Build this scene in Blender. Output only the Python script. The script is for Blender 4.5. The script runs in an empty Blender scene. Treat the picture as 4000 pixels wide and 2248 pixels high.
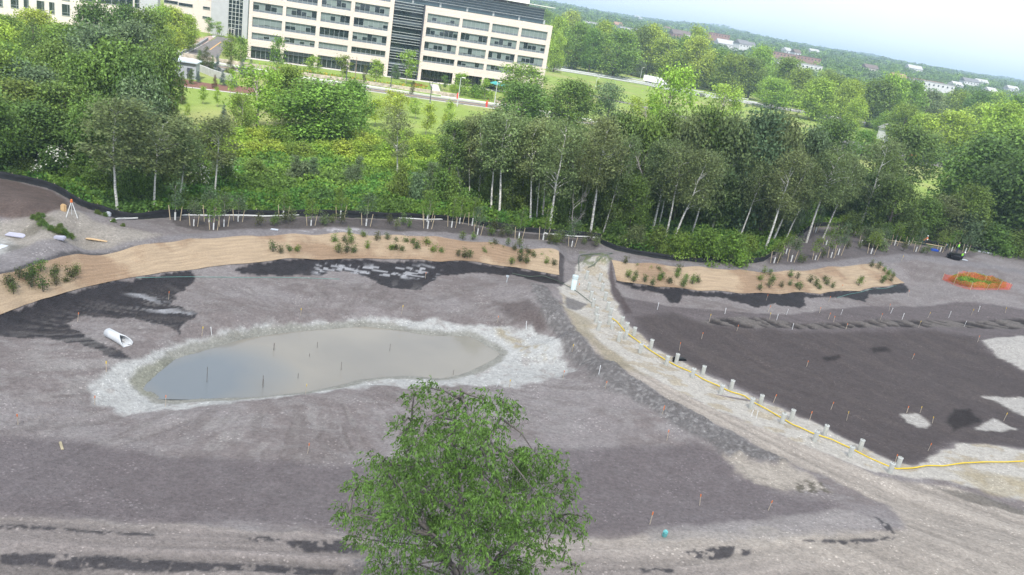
import bpy, math, random
import numpy as np
R=math.radians
rng=np.random.default_rng(7); random.seed(7)
SC=bpy.context.scene; COL=SC.collection
# ---------------------------------------------------------------- camera
CH=26.0; PIT=R(18.9); ROL=R(9.5); FPX=3150.0
FW=np.array([0,math.cos(PIT),-math.sin(PIT)]); RT=np.array([1.,0,0]); UP=np.array([0,math.sin(PIT),math.cos(PIT)])
cr,sr=math.cos(ROL),math.sin(ROL)
def ray(x,y):
    u=x/.644-2000; v=y/.644-1124
    return FPX*FW+(u*cr+v*sr)*RT+(u*sr-v*cr)*UP
def PZ(x,y,z=0.):
    d=ray(x,y); t=(z-CH)/d[2]
    return np.array([d[0]*t,d[1]*t,z])
def PY(x,y,Y):
    d=ray(x,y); t=Y/d[1]; return np.array([d[0]*t,Y,CH+d[2]*t])
def setup_camera():
    cam=bpy.data.objects.new('camera',bpy.data.cameras.new('camera')); COL.objects.link(cam)
    from mathutils import Matrix
    X=cr*RT+sr*UP; Y=-sr*RT+cr*UP; Z=-FW
    m=Matrix(((X[0],Y[0],Z[0],0),(X[1],Y[1],Z[1],0),(X[2],Y[2],Z[2],CH),(0,0,0,1)))
    cam.matrix_world=m; cam.data.sensor_width=36; cam.data.lens=FPX/4000*36
    cam.data.clip_end=20000; cam.data.clip_start=.5; SC.camera=cam
setup_camera()
# ---------------------------------------------------------------- noise
def _h(ix,iy,s):
    n=(ix.astype(np.int64)*374761393+iy.astype(np.int64)*668265263+s*1442695041)&0x7fffffff
    n=((n^(n>>13))*1274126177)&0x7fffffff
    n=((n^(n>>16))*2246822519)&0x7fffffff
    return ((n^(n>>15))&0xffffff)/float(0xffffff)
def vn(x,y,s=0):
    ix=np.floor(x);iy=np.floor(y);fx=x-ix;fy=y-iy
    fx=fx*fx*(3-2*fx);fy=fy*fy*(3-2*fy)
    a=_h(ix,iy,s);b=_h(ix+1,iy,s);c=_h(ix,iy+1,s);d=_h(ix+1,iy+1,s)
    return (a*(1-fx)+b*fx)*(1-fy)+(c*(1-fx)+d*fx)*fy
def fbm(x,y,s=0,o=4):
    r=0;a=.5;t=0
    for i in range(o):
        r=r+a*vn(x,y,s+i*17);t+=a;x=x*2.03+5.1;y=y*2.03+1.7;a*=.5
    return r/t   # 0..1
def sst(a,b,x):
    t=np.clip((x-a)/(b-a),0,1);return t*t*(3-2*t)
# ---------------------------------------------------------------- outlines (display pixels of the photograph)
FENCE1=[(-60,444),(0,450),(70,460),(120,472),(165,496),(200,517),(250,535),(300,550),(360,552),(420,546),(520,542),(644,543),(854,546),(1004,551),(1124,555),(1184,562),(1244,575),(1335,585),(1416,594),(1509,600)]
FENCE2=[(1509,612),(1550,630),(1600,641),(1646,649),(1700,656),(1757,661),(1867,664),(1922,657)]
BACK=[(1978,612),(2044,573),(2105,570),(2157,584),(2254,609),(2323,617),(2475,636),(2576,647),(2800,690)]
MATL_T=[(-60,708),(0,692),(90,668),(200,640),(340,622),(480,602),(600,595),(740,590),(860,587),(1000,592),(1100,598),(1240,612),(1405,632)]
MATL_B=[(-60,815),(0,795),(60,768),(160,738),(250,716),(370,694),(480,680),(640,664),(800,654),(900,652),(1000,653),(1100,658),(1250,668),(1330,680),(1405,694)]
MATR_T=[(1538,655),(1640,664),(1757,672),(1868,681),(1980,682),(2090,672),(2160,667),(2210,664)]
MATR_B=[(1553,707),(1650,722),(1757,732),(1868,740),(1960,742),(2060,740),(2160,734),(2230,722),(2275,714)]
POND=[(369,967),(394,945),(441,906),(524,881),(606,856),(708,840),(734,837),(854,828),(926,824),(1004,834),(1094,846),(1178,849),(1229,876),(1247,888),(1214,918),(1154,942),(1109,950),(1028,944),(974,947),(899,954),(839,969),(734,987),(644,995),(565,998),(414,1001),(394,989),(372,978)]
BANK=[(469,851),(593,829),(708,808),(929,794),(1094,804),(1214,819),(1334,828),(1388,852),(1415,900),(1445,935),(1380,958),(1289,972),(1150,968),(1004,972),(854,978),(734,993),(644,1004),(496,1024),(400,1034),(317,1046),(250,1020),(232,975),(262,934),(303,917),(372,892)]
ZP=-2.7
ctrl=[]
def cp(L,z,s=1):
    for x,y in L[::s]: ctrl.append(PZ(x,y,z))
cp(FENCE1,0);cp(FENCE2,0);cp(BACK,0)
cp(MATL_T,0);cp(MATR_T,0);cp(MATL_B,-1.7);cp(MATR_B,-1.7)
cp([(0,655),(200,610),(480,585),(740,578),(1000,577),(1240,598),(1405,620),(1500,640),(1750,668),(2000,672),(2270,645),(2450,660),(2576,690)],0)
cp(POND,ZP-.02);cp(BANK,-2.05,1)
cp([(600,930),(900,900),(1100,895)],ZP-.7)
cp([(100,900),(150,1000),(230,1080),(500,1070),(800,1040),(1100,1020),(1400,1010),(600,760),(900,740),(1200,745),(300,860)],-1.75)
cp([(0,1150),(300,1200),(700,1180),(1200,1150),(1600,1120),(1700,1200)],-1.1)
cp([(0,1290),(500,1330),(1000,1350),(1500,1350),(1800,1325),(2100,1280)],-.5)
cp([(0,1420),(600,1430),(1200,1440),(1800,1410),(2300,1400),(2576,1380),(2576,1600),(1200,1700),(-100,1700)],0)
cp([(1338,712),(1360,790),(1420,850),(1500,920),(1640,1000),(1760,1075),(1900,1140),(2000,1190)],-1.0)
cp([(1450,770),(1510,840),(1640,920),(1800,1000),(2000,1100),(2150,1180),(2300,1280),(2400,1200),(2576,1180),(2576,1280)],-1.35)
cp([(1470,700),(1440,660)],-1.3);cp([(1440,640),(1490,648)],-.2)
cp([(1650,790),(1900,800),(2200,800),(2450,800)],-1.5)
cp([(1750,870),(1950,900),(2200,950),(2400,900),(2300,1050),(2500,1040),(2250,1130)],-2.1)
cp([(2400,700),(2500,720),(2450,740)],-.3);cp([(2576,800),(2550,870),(2700,900)],-.6)
cp([(30,505),(90,515),(130,530)],2.0);cp([(60,490),(10,478)],1.2)
cp([(190,560),(150,575),(120,590)],1.3);cp([(60,600),(250,590),(330,600)],.5)
for a in range(-60,61,8):
    for d in (200,300): ctrl.append(np.array([d*math.sin(R(a)),d*math.cos(R(a)),0.]))
for q in [(-120,20),(-90,60),(-80,-10),(0,-20),(0,5),(60,0),(110,30),(130,80),(140,130),(-20,130),(60,150),(-70,120)]: ctrl.append(np.array([q[0],q[1],0.]))
ctrl=np.array(ctrl)
keep=[0]
for i in range(1,len(ctrl)):
    if np.min(np.hypot(*(ctrl[keep,:2]-ctrl[i,:2]).T))>.6: keep.append(i)
ctrl=ctrl[keep]
def _phi(d2): return np.sqrt(d2+1.5)
_A=_phi(((ctrl[:,None,:2]-ctrl[None,:,:2])**2).sum(2)); n_=len(ctrl)
_M=np.zeros((n_+1,n_+1));_M[:n_,:n_]=_A+np.eye(n_)*.02;_M[:n_,n_]=1;_M[n_,:n_]=1
_w=np.linalg.solve(_M,np.append(ctrl[:,2],0))
def farz(x,y):
    d=np.hypot(x,y)
    az=np.degrees(np.arctan2(x,y))
    z=np.interp(d,[0,500,650,900,1500,2500,3500,5000,5600,7500],[0,0,4,11,23,42,56,90,86,40])
    amp=sst(900,5000,d)
    z=z+amp*((fbm(az*.35+9,d*.0006,3,3)-.5)*26+18*np.exp(-((az-10.8)/2.6)**2)-6*sst(12,30,az))+sst(500,1500,d)*(fbm(x*.004,y*.004,5,3)-.5)*10
    return z
def hgt(x,y):
    x=np.atleast_1d(np.asarray(x,float));y=np.atleast_1d(np.asarray(y,float))
    z=np.zeros_like(x);m=np.hypot(x,y)<220
    xs=x[m];ys=y[m];o=np.full(len(xs),_w[-1])
    for k in range(0,len(xs),100000):
        X=xs[k:k+100000];Y=ys[k:k+100000]
        d2=(X[:,None]-ctrl[None,:,0])**2+(Y[:,None]-ctrl[None,:,1])**2
        o[k:k+100000]=_phi(d2)@_w[:-1]+_w[-1]
    z[m]=o*(1-sst(150,215,np.hypot(xs,ys)))
    return z+farz(x,y)
def P(x,y,dz=0.):
    z=0.
    for i in range(7):
        p=PZ(x,y,z+dz); 
        if p[1]>230 or p[1]<0: return p
        z=.3*z+.7*float(hgt(p[0],p[1])[0])
    p=PZ(x,y,z+dz); return p
# ---------------------------------------------------------------- materials
MATS={}
def newmat(name):
    m=bpy.data.materials.new(name);m.use_nodes=True;nt=m.node_tree;nt.nodes.clear()
    out=nt.nodes.new('ShaderNodeOutputMaterial');return m,nt,out
def N(nt,t,**k):
    n=nt.nodes.new(t)
    for a,b in k.items():
        if a.startswith('_'): setattr(n,a[1:],b)
        else: n.inputs[a.replace('0',' ')].default_value=b
    return n
def L(nt,a,b): nt.links.new(a,b)
def pm(name,col,rough=.7,var=.12,scale=3.,bump=.0,bscale=None,metal=0.,spec=.3,dirt=None,em=None):
    """procedural principled material with colour variation and bump"""
    if name in MATS: return MATS[name]
    m,nt,out=newmat(name);b=N(nt,'ShaderNodeBsdfPrincipled');L(nt,b.outputs[0],out.inputs[0])
    b.inputs['Roughness'].default_value=rough;b.inputs['Metallic'].default_value=metal
    b.inputs['Specular IOR Level'].default_value=spec
    tc=N(nt,'ShaderNodeTexCoord');no=N(nt,'ShaderNodeTexNoise');no.inputs['Scale'].default_value=scale;no.inputs['Detail'].default_value=6
    no.inputs['Roughness'].default_value=.65
    L(nt,tc.outputs['Object'],no.inputs['Vector'])
    mr=N(nt,'ShaderNodeMapRange');mr.inputs['From Min'].default_value=.3;mr.inputs['From Max'].default_value=.7
    mr.inputs['To Min'].default_value=1-var*2;mr.inputs['To Max'].default_value=1+var
    L(nt,no.outputs['Fac'],mr.inputs['Value'])
    mx=N(nt,'ShaderNodeMix',_data_type='RGBA',_blend_type='MULTIPLY');mx.inputs['Factor'].default_value=1
    mx.inputs[6].default_value=(*col,1);L(nt,mr.outputs[0],mx.inputs[7]);L(nt,mx.outputs[2],b.inputs['Base Color'])
    if bump:
        n2=N(nt,'ShaderNodeTexNoise');n2.inputs['Scale'].default_value=bscale or scale*4;n2.inputs['Detail'].default_value=5
        L(nt,tc.outputs['Object'],n2.inputs['Vector'])
        bp=N(nt,'ShaderNodeBump');bp.inputs['Strength'].default_value=1;bp.inputs['Distance'].default_value=bump
        L(nt,n2.outputs['Fac'],bp.inputs['Height']);L(nt,bp.outputs[0],b.inputs['Normal'])
    if em: b.inputs['Emission Color'].default_value=(*em,1);b.inputs['Emission Strength'].default_value=1
    MATS[name]=m;return m
def leafmat():
    m,nt,out=newmat('leaf')
    oi=N(nt,'ShaderNodeObjectInfo');ge=N(nt,'ShaderNodeNewGeometry');tc=N(nt,'ShaderNodeTexCoord')
    no=N(nt,'ShaderNodeTexNoise');no.inputs['Scale'].default_value=.45;no.inputs['Detail'].default_value=3;L(nt,tc.outputs['Object'],no.inputs['Vector'])
    a=N(nt,'ShaderNodeMath',_operation='MULTIPLY_ADD');L(nt,ge.outputs['Random Per Island'],a.inputs[0]);a.inputs[1].default_value=1.05;a.inputs[2].default_value=.48
    b=N(nt,'ShaderNodeMapRange');b.inputs['From Min'].default_value=.35;b.inputs['From Max'].default_value=.65;b.inputs['To Min'].default_value=.78;b.inputs['To Max'].default_value=1.25;L(nt,no.outputs['Fac'],b.inputs['Value'])
    c=N(nt,'ShaderNodeMath',_operation='MULTIPLY');L(nt,a.outputs[0],c.inputs[0]);L(nt,b.outputs[0],c.inputs[1])
    mx=N(nt,'ShaderNodeMix',_data_type='RGBA',_blend_type='MULTIPLY');mx.inputs['Factor'].default_value=1
    hs=N(nt,'ShaderNodeHueSaturation');h2=N(nt,'ShaderNodeMapRange');h2.inputs['To Min'].default_value=.475;h2.inputs['To Max'].default_value=.515
    L(nt,oi.outputs['Random'],h2.inputs['Value']);L(nt,h2.outputs[0],hs.inputs['Hue']);L(nt,oi.outputs['Color'],hs.inputs['Color'])
    L(nt,hs.outputs[0],mx.inputs[6]);L(nt,c.outputs[0],mx.inputs[7])
    d=N(nt,'ShaderNodeBsdfPrincipled');d.inputs['Roughness'].default_value=.55;d.inputs['Specular IOR Level'].default_value=.3
    t=N(nt,'ShaderNodeBsdfTranslucent');ms=N(nt,'ShaderNodeMixShader');ms.inputs[0].default_value=.35
    h3=N(nt,'ShaderNodeHueSaturation');h3.inputs['Hue'].default_value=.48;h3.inputs['Value'].default_value=1.3;L(nt,mx.outputs[2],h3.inputs['Color'])
    L(nt,mx.outputs[2],d.inputs['Base Color']);L(nt,h3.outputs[0],t.inputs['Color'])
    L(nt,d.outputs[0],ms.inputs[1]);L(nt,t.outputs[0],ms.inputs[2]);L(nt,ms.outputs[0],out.inputs[0]);return m
LEAF=leafmat()
def barkmat():
    m,nt,out=newmat('bark');b=N(nt,'ShaderNodeBsdfPrincipled');b.inputs['Roughness'].default_value=.85;L(nt,b.outputs[0],out.inputs[0])
    oi=N(nt,'ShaderNodeObjectInfo');tc=N(nt,'ShaderNodeTexCoord');mp=N(nt,'ShaderNodeMapping');mp.inputs['Scale'].default_value=(3,3,9);L(nt,tc.outputs['Object'],mp.inputs['Vector'])
    no=N(nt,'ShaderNodeTexNoise');no.inputs['Scale'].default_value=1;no.inputs['Detail'].default_value=5;L(nt,mp.outputs[0],no.inputs['Vector'])
    r=N(nt,'ShaderNodeMapRange');r.inputs['From Min'].default_value=.38;r.inputs['From Max'].default_value=.55;r.inputs['To Min'].default_value=.5;r.inputs['To Max'].default_value=1.1;L(nt,no.outputs['Fac'],r.inputs['Value'])
    mx=N(nt,'ShaderNodeMix',_data_type='RGBA',_blend_type='MULTIPLY');mx.inputs['Factor'].default_value=1
    L(nt,oi.outputs['Color'],mx.inputs[6]);L(nt,r.outputs[0],mx.inputs[7]);L(nt,mx.outputs[2],b.inputs['Base Color']);return m
BARK=barkmat()
# ---------------------------------------------------------------- mesh helpers
def npmesh(name,V,F,mat=None,smooth=False,parent=None,link=True):
    """V nx3, F list/array of equal-size faces or list of arrays"""
    me=bpy.data.meshes.new(name);V=np.asarray(V,np.float32)
    Fs=F if isinstance(F,list) else [F]
    Fs=[np.asarray(f,np.int32) for f in Fs if len(f)]
    me.vertices.add(len(V));me.vertices.foreach_set('co',V.ravel())
    idx=np.concatenate([f.ravel() for f in Fs]);cnt=np.concatenate([np.full(len(f),f.shape[1],np.int32) for f in Fs])
    me.loops.add(len(idx));me.loops.foreach_set('vertex_index',idx)
    me.polygons.add(len(cnt));st=np.zeros(len(cnt),np.int32);st[1:]=np.cumsum(cnt)[:-1]
    me.polygons.foreach_set('loop_start',st)
    me.polygons.foreach_set('use_smooth',np.full(len(cnt),bool(smooth)))
    me.update(calc_edges=True)
    if mat: me.materials.append(mat)
    o=bpy.data.objects.new(name,me)
    if link: COL.objects.link(o)
    if parent: o.parent=parent
    return o
class MB:
    """mesh builder: boxes, tubes, prisms, merged into one mesh"""
    def __init__(s): s.v=[];s.q=[];s.t=[];s.n=0;s.ng=[]
    def add(s,V,Q=None,T=None):
        V=np.asarray(V,float)
        if Q is not None and len(Q): s.q.append(np.asarray(Q)+s.n)
        if T is not None and len(T): s.t.append(np.asarray(T)+s.n)
        s.v.append(V);s.n+=len(V);return s
    def box(s,c,d,rz=0,axes=None):
        hx,hy,hz=d[0]/2,d[1]/2,d[2]/2
        V=np.array([[x,y,z] for x in(-hx,hx) for y in(-hy,hy) for z in(-hz,hz)])
        if axes is not None: V=V@np.array(axes)
        elif rz: c_,s_=math.cos(rz),math.sin(rz);V=V@np.array([[c_,s_,0],[-s_,c_,0],[0,0,1]])
        return s.add(V+np.array(c),[[0,1,3,2],[4,6,7,5],[0,4,5,1],[2,3,7,6],[0,2,6,4],[1,5,7,3]])
    def tube(s,pts,rad,n=6,cap=True):
        pts=np.asarray(pts,float);m=len(pts);rad=np.broadcast_to(np.asarray(rad,float),(m,))
        T=np.gradient(pts,axis=0);T/=np.linalg.norm(T,axis=1)[:,None]+1e-9
        ref=np.array([0,0,1.]) if abs(T[:,2]).mean()<.8 else np.array([1.,0,0])
        A=np.cross(T,ref);A/=np.linalg.norm(A,axis=1)[:,None]+1e-9;B=np.cross(T,A)
        a=np.arange(n)*2*math.pi/n
        V=(pts[:,None]+rad[:,None,None]*(np.cos(a)[None,:,None]*A[:,None]+np.sin(a)[None,:,None]*B[:,None])).reshape(-1,3)
        Q=[[i*n+j,i*n+(j+1)%n,(i+1)*n+(j+1)%n,(i+1)*n+j] for i in range(m-1) for j in range(n)]
        T_=[]
        if cap:
            V=np.vstack([V,pts[0],pts[-1]]);c0=m*n
            T_=[[c0,(j+1)%n,j] for j in range(n)]+[[c0+1,(m-1)*n+j,(m-1)*n+(j+1)%n] for j in range(n)]
        return s.add(V,Q,T_)
    def lathe(s,prof,n=16,c=(0,0,0)):
        a=np.arange(n)*2*math.pi/n;V=[];m=len(prof)
        for r_,z_ in prof: V+=[[r_*math.cos(t)+c[0],r_*math.sin(t)+c[1],z_+c[2]] for t in a]
        Q=[[i*n+j,i*n+(j+1)%n,(i+1)*n+(j+1)%n,(i+1)*n+j] for i in range(m-1) for j in range(n)]
        return s.add(V,Q)
    def quad(s,a,b,c,d): return s.add([a,b,c,d],[[0,1,2,3]])
    def grid(s,V,nu,nv):
        Q=[[i*nv+j,i*nv+j+1,(i+1)*nv+j+1,(i+1)*nv+j] for i in range(nu-1) for j in range(nv-1)]
        return s.add(V,Q)
    def build(s,name,mat,parent=None,smooth=False,link=True):
        F=[]
        if s.q: F.append(np.vstack(s.q))
        if s.t: F.append(np.vstack(s.t))
        return npmesh(name,np.vstack(s.v),F,mat,smooth,parent,link)
def tag(o,label=None,cat=None,group=None,kind=None):
    if label:
        o['label']=label
        if len(label.split())>16: print('LONG',len(label.split()),label)
    if cat: o['category']=cat
    if group: o['group']=group
    if kind: o['kind']=kind
    return o
def empty(name,loc=(0,0,0),rz=0,link=True):
    o=bpy.data.objects.new(name,None);o.empty_display_size=.2
    if link: COL.objects.link(o)
    o.location=loc;o.rotation_euler=(0,0,rz);return o
PROTO={}
def kids(o): return [c for c in PROTO.get(o.name,[])]
def dup(proto,loc,rz=0,sc=(1,1,1),name=None):
    """proto=(root empty name, [(child, [subchildren])]) -> linked copy"""
    r=bpy.data.objects.new(name or proto['name'],None);COL.objects.link(r);r.empty_display_size=.2
    r.location=loc;r.rotation_euler=(0,0,rz);r.scale=sc;r_ch=[]
    for c,subs in proto['parts']:
        k=c.copy();COL.objects.link(k);k.parent=r;r_ch.append(k)
        for s_ in subs: q=s_.copy();COL.objects.link(q);q.parent=k
    return r,r_ch
def P_hidden(name,parts): return {'name':name,'parts':parts}
ORD=['leftmost','second','third','fourth','fifth','sixth','seventh','eighth','ninth','tenth','eleventh','twelfth','thirteenth','fourteenth','fifteenth','sixteenth','seventeenth','eighteenth','nineteenth','twentieth','21st','22nd','23rd','24th','25th','26th','27th','28th','29th','30th','31st','32nd','33rd','34th','35th','36th','37th','38th','39th','40th','41st','42nd','43rd','44th','45th','46th','47th','48th','49th','50th','51st','52nd','53rd','54th','55th','56th','57th','58th','59th','60th','61st','62nd','63rd','64th','65th','66th','67th','68th','69th','70th']
def nth(i): return ORD[i] if i==0 or i>=len(ORD) else ORD[i]
def fromleft(i): return 'leftmost' if i==0 else ORD[min(i,69)]+' from left'
# ================================================================ GROUND
def poly(L_): return np.array([P(x,y)[:2] for x,y in L_])
def sd(pg,X,Y,lim=3.):
    """signed distance to polygon, positive inside (clipped)"""
    out=np.full(len(X),-lim);bb=(X>pg[:,0].min()-lim)&(X<pg[:,0].max()+lim)&(Y>pg[:,1].min()-lim)&(Y<pg[:,1].max()+lim)
    x=X[bb];y=Y[bb]
    if len(x)==0: return out
    d=np.full(len(x),1e9);ins=np.zeros(len(x),bool);q=np.roll(pg,-1,axis=0)
    for (x0,y0),(x1,y1) in zip(pg,q):
        dx,dy=x1-x0,y1-y0;t=np.clip(((x-x0)*dx+(y-y0)*dy)/(dx*dx+dy*dy+1e-9),0,1)
        d=np.minimum(d,(x-x0-t*dx)**2+(y-y0-t*dy)**2)
        c=((y0>y)!=(y1>y))&(x<(x1-x0)*(y-y0)/((y1-y0)+1e-12)+x0);ins^=c
    d=np.sqrt(d);out[bb]=np.clip(np.where(ins,d,-d),-lim,lim);return out
AZ0,AZ1,DAZ=-46.,47.,.085
az=np.radians(np.arange(AZ0,AZ1,DAZ));rows=[14.]
while rows[-1]<7400:
    r_=rows[-1];rows.append(r_*(1+(.0045 if r_<125 else .009 if r_<500 else .014)))
rows=np.array(rows);NR,NA=len(rows),len(az)
GX=(rows[:,None]*np.sin(az)[None]).ravel();GY=(rows[:,None]*np.cos(az)[None]).ravel()
GZ=hgt(GX,GY)
near=np.hypot(GX,GY)<175;nx=GX[near];ny=GY[near];NI=np.where(near)[0]
C=np.zeros((len(GX),3));W=np.zeros(len(GX))
n1=fbm(GX*.06,GY*.06,1,4);n2=fbm(GX*.5,GY*.5,2,4);n3=fbm(GX*2.3,GY*2.3,3,3)
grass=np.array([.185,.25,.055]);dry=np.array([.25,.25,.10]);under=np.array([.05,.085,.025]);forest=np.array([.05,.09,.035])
C[:]=grass;C=C+(dry-grass)*sst(.45,.7,n1)[:,None]*.7;C*=(.8+.4*n2)[:,None]
dd=np.hypot(GX,GY)
k=sst(560,700,dd)[:,None];C=C*(1-k)+forest*(.6+.8*n2[:,None])*k
f3=fbm(GX*.03,GY*.03,8,5)[:,None];C=np.where(dd[:,None]>1200,C*(.6+.8*f3),C)
def edge(L_,amp,fs,soft,pts=None,lim=3.5):
    pg=poly(L_) if pts is None else pts
    s=sd(pg,nx,ny,lim);o=(s>=lim).astype(float);k=np.abs(s)<min(lim,amp+soft+.01);o[s>0]=1;o[k]=0
    nz=(fbm(nx[k]*fs,ny[k]*fs,int(abs(pg[0,0]*7))%50,4)-.5)*2*amp
    o[k]=sst(-soft,soft,s[k]+nz);return o
def lay(m,col,amt=1.,var=.25,seed=0,fs=1.2,wet=None,mul=None):
    global C,W
    k=np.where(m>.004)[0];g=NI[k];x=nx[k];y=ny[k];m=m[k]
    v=1+(fbm(x*fs,y*fs,seed+31,4)-.5)*2*var
    if mul is not None: v=v*mul[k]
    a=(m*amt)[:,None];C[g]=C[g]*(1-a)+np.array(col)[None]*v[:,None]*a
    if wet is not None: W[g]=W[g]*(1-m*amt)+wet*m*amt
ub=[(-400,330),(300,400),(520,400),(760,395),(1100,400),(1500,430),(2000,420),(2300,430),(2700,480),(2800,690)]
site=FENCE1+FENCE2+BACK+[(3100,1500),(3300,1900),(-900,1900),(-500,900)]
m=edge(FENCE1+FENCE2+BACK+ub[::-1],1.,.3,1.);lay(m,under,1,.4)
SITE=edge(site,.25,1.,.15)
lay(SITE,(.180,.160,.156),1,.16)
# broad tonal drift of the dry graded soil
t=fbm(nx*.12+nx*.05,ny*.22,71,4);lay(SITE*sst(.4,.65,t),(.24,.225,.225),.65,.12,5)
lay(SITE*sst(.52,.66,fbm(nx*.9,ny*1.6,77,4)),(.27,.26,.255),.38,.15,6)
def comb(cl,fs,fa,seed):
    pg=np.array([P(x,y)[:2] for x,y in cl]);s0=np.r_[0,np.cumsum(np.hypot(*np.diff(pg,axis=0).T))];best=np.full(len(nx),1e9);D_=np.zeros(len(nx));S_=np.zeros(len(nx))
    for i in range(len(pg)-1):
        (x0,y0),(x1,y1)=pg[i],pg[i+1];dx,dy=x1-x0,y1-y0;l=math.hypot(dx,dy);t=((nx-x0)*dx+(ny-y0)*dy)/l/l
        if i>0: t=np.maximum(t,0)
        if i<len(pg)-2: t=np.minimum(t,1)
        ex,ey=nx-x0-t*dx,ny-y0-t*dy;d2=ex*ex+ey*ey;k=d2<best;best[k]=d2[k];c_=(dx*ey-dy*ex)/l;D_[k]=(np.sign(c_)*np.sqrt(d2))[k];S_[k]=(s0[i]+t*l)[k]
    wob=(fbm(S_*.06,D_*.02,seed+3,2)-.5)*2.5
    return fbm((D_+wob)*fs,S_*fa,seed,4)
def streaks(dirx,diry,sx,sy,seed): 
    u=nx*dirx+ny*diry;v=-nx*diry+ny*dirx
    return fbm(u*sx,v*sy,seed,4)
# planting soil
lay(edge([(430,548),(520,545),(644,546),(854,549),(1004,554),(1124,558),(1184,565),(1244,578),(1335,588),(1416,597),(1509,603),(1500,628),(1400,612),(1240,596),(1050,583),(900,574),(740,577),(600,578),(520,582),(440,570)],.35,.8,.3),(.085,.075,.072),.9,.3,7)
lay(edge([(1925,668),(1970,625),(2044,580),(2110,575),(2160,592),(2254,615),(2323,622),(2475,640),(2400,655),(2300,640),(2200,645),(2100,660),(2000,668)],.6,.5,.5),(.105,.093,.095),.8,.3,8)
# left mounds
lay(edge([(-60,450),(0,450),(70,463),(120,478),(165,503),(180,520),(185,532),(110,545),(30,553),(-60,540)],.4,.6,.3),(.105,.08,.07),1,.3,9)
lay(edge([(-60,570),(91,546),(124,533),(193,533),(234,552),(276,566),(331,577),(413,591),(386,602),(345,619),(165,633),(-60,660)],.8,.4,.6),(.30,.28,.245),.85,.2,10)
lay(edge([(-60,595),(20,600),(60,630),(40,650),(-60,650)],.5,.5,.5),(.36,.37,.36),.8,.2,11)
lay(edge([(20,615),(60,618),(140,638),(60,645),(20,632)],.4,.8,.4),(.12,.115,.1),.8,.2,11)
lay(edge([(60,575),(85,560),(130,545),(140,552),(90,590),(50,600)],.4,.8,.3),(.13,.12,.09),.6,.2,11)
# perimeter path
pth=edge([(-60,660),(0,640),(340,606),(480,588),(644,577),(900,576),(1050,585),(1240,598),(1400,615),(1480,630),(1540,648),(1700,662),(1850,672),(1950,672),(2160,650),(2270,638),(2400,650),(2576,680),(2700,700),(2700,718),(2500,678),(2300,655),(2160,664),(1980,679),(1868,679),(1700,667),(1560,658),(1405,630),(1240,610),(1050,592),(860,585),(740,588),(480,599),(340,618),(200,636),(90,664),(-60,703)],.25,.9,.25)
lay(pth,(.20,.19,.195),.9,.15,12,mul=.85+.3*streaks(1,.12,.15,2.5,5))
lay(edge([(735,581),(800,577),(900,578),(940,582),(880,586),(790,586)],.5,1.2,.3)*sst(.42,.6,fbm(nx*.8,ny*3,17,3)),(.42,.41,.42),.8,.2,13)
lay(edge([(1400,604),(1480,610),(1500,625),(1470,634),(1405,626)],.4,.8,.3),(.16,.15,.15),.5,.2,14)
# black wet edge strips by the mats
WET=(.022,.020,.023)
lay(edge([(-60,700),(0,684),(90,655),(200,632),(340,616),(350,622),(200,641),(90,669),(0,695),(-60,712)],.25,1.,.15),(.06,.057,.06),.9,.2,15,wet=.5)
wl=np.zeros(len(nx))
for pg in [[(-80,820),(0,795),(60,767),(160,738),(250,716),(370,695),(480,682),(490,700),(450,735),(430,762),(495,790),(452,840),(400,815),(330,800),(200,795),(165,810),(205,838),(240,858),(325,904),(300,912),(190,862),(100,852),(0,845),(-80,840)],
 [(570,684),(640,664),(800,654),(900,652),(1100,658),(1250,668),(1330,680),(1405,694),(1425,715),(1370,712),(1290,690),(1170,688),(1110,692),(1060,727),(980,728),(925,696),(870,683),(830,684),(800,693),(700,694),(640,690)],
 [(1553,708),(1650,722),(1757,732),(1868,740),(1960,742),(2060,740),(2160,734),(2230,722),(2275,714),(2288,733),(2240,741),(2185,745),(2176,760),(2120,746),(2030,750),(2032,770),(1960,772),(1950,765),(1900,776),(1880,765),(1790,745),(1720,743),(1707,765),(1680,760),(1668,740),(1600,728)]]:
    wl=np.maximum(wl,edge(pg,.55,.9,.18))
wl=sst(.2,.8,wl+(fbm(nx*2.2,ny*2.2,15,4)-.5)*.9*(wl>.01)*(wl<.995));lay(wl,WET,.97,.5,16,2.,wet=1.)
# puddle glints painted as pale soil colour inside the wet patches
pud_glint=wl*sst(.57,.62,fbm(nx*.55,ny*1.1,93,4))
lay(pud_glint*edge([(330,735),(360,735),(480,790),(470,800),(400,790)],.8,.8,.8),(.33,.34,.36),.9,.3,17,wet=.8)
lay(wl*sst(.53,.58,fbm(nx*.9,ny*2.6,94,4))*edge([(780,655),(1110,672),(1090,700),(960,700),(900,690),(790,690)],.8,.8,.6),(.36,.37,.39),.85,.3,17,wet=.8)
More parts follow.
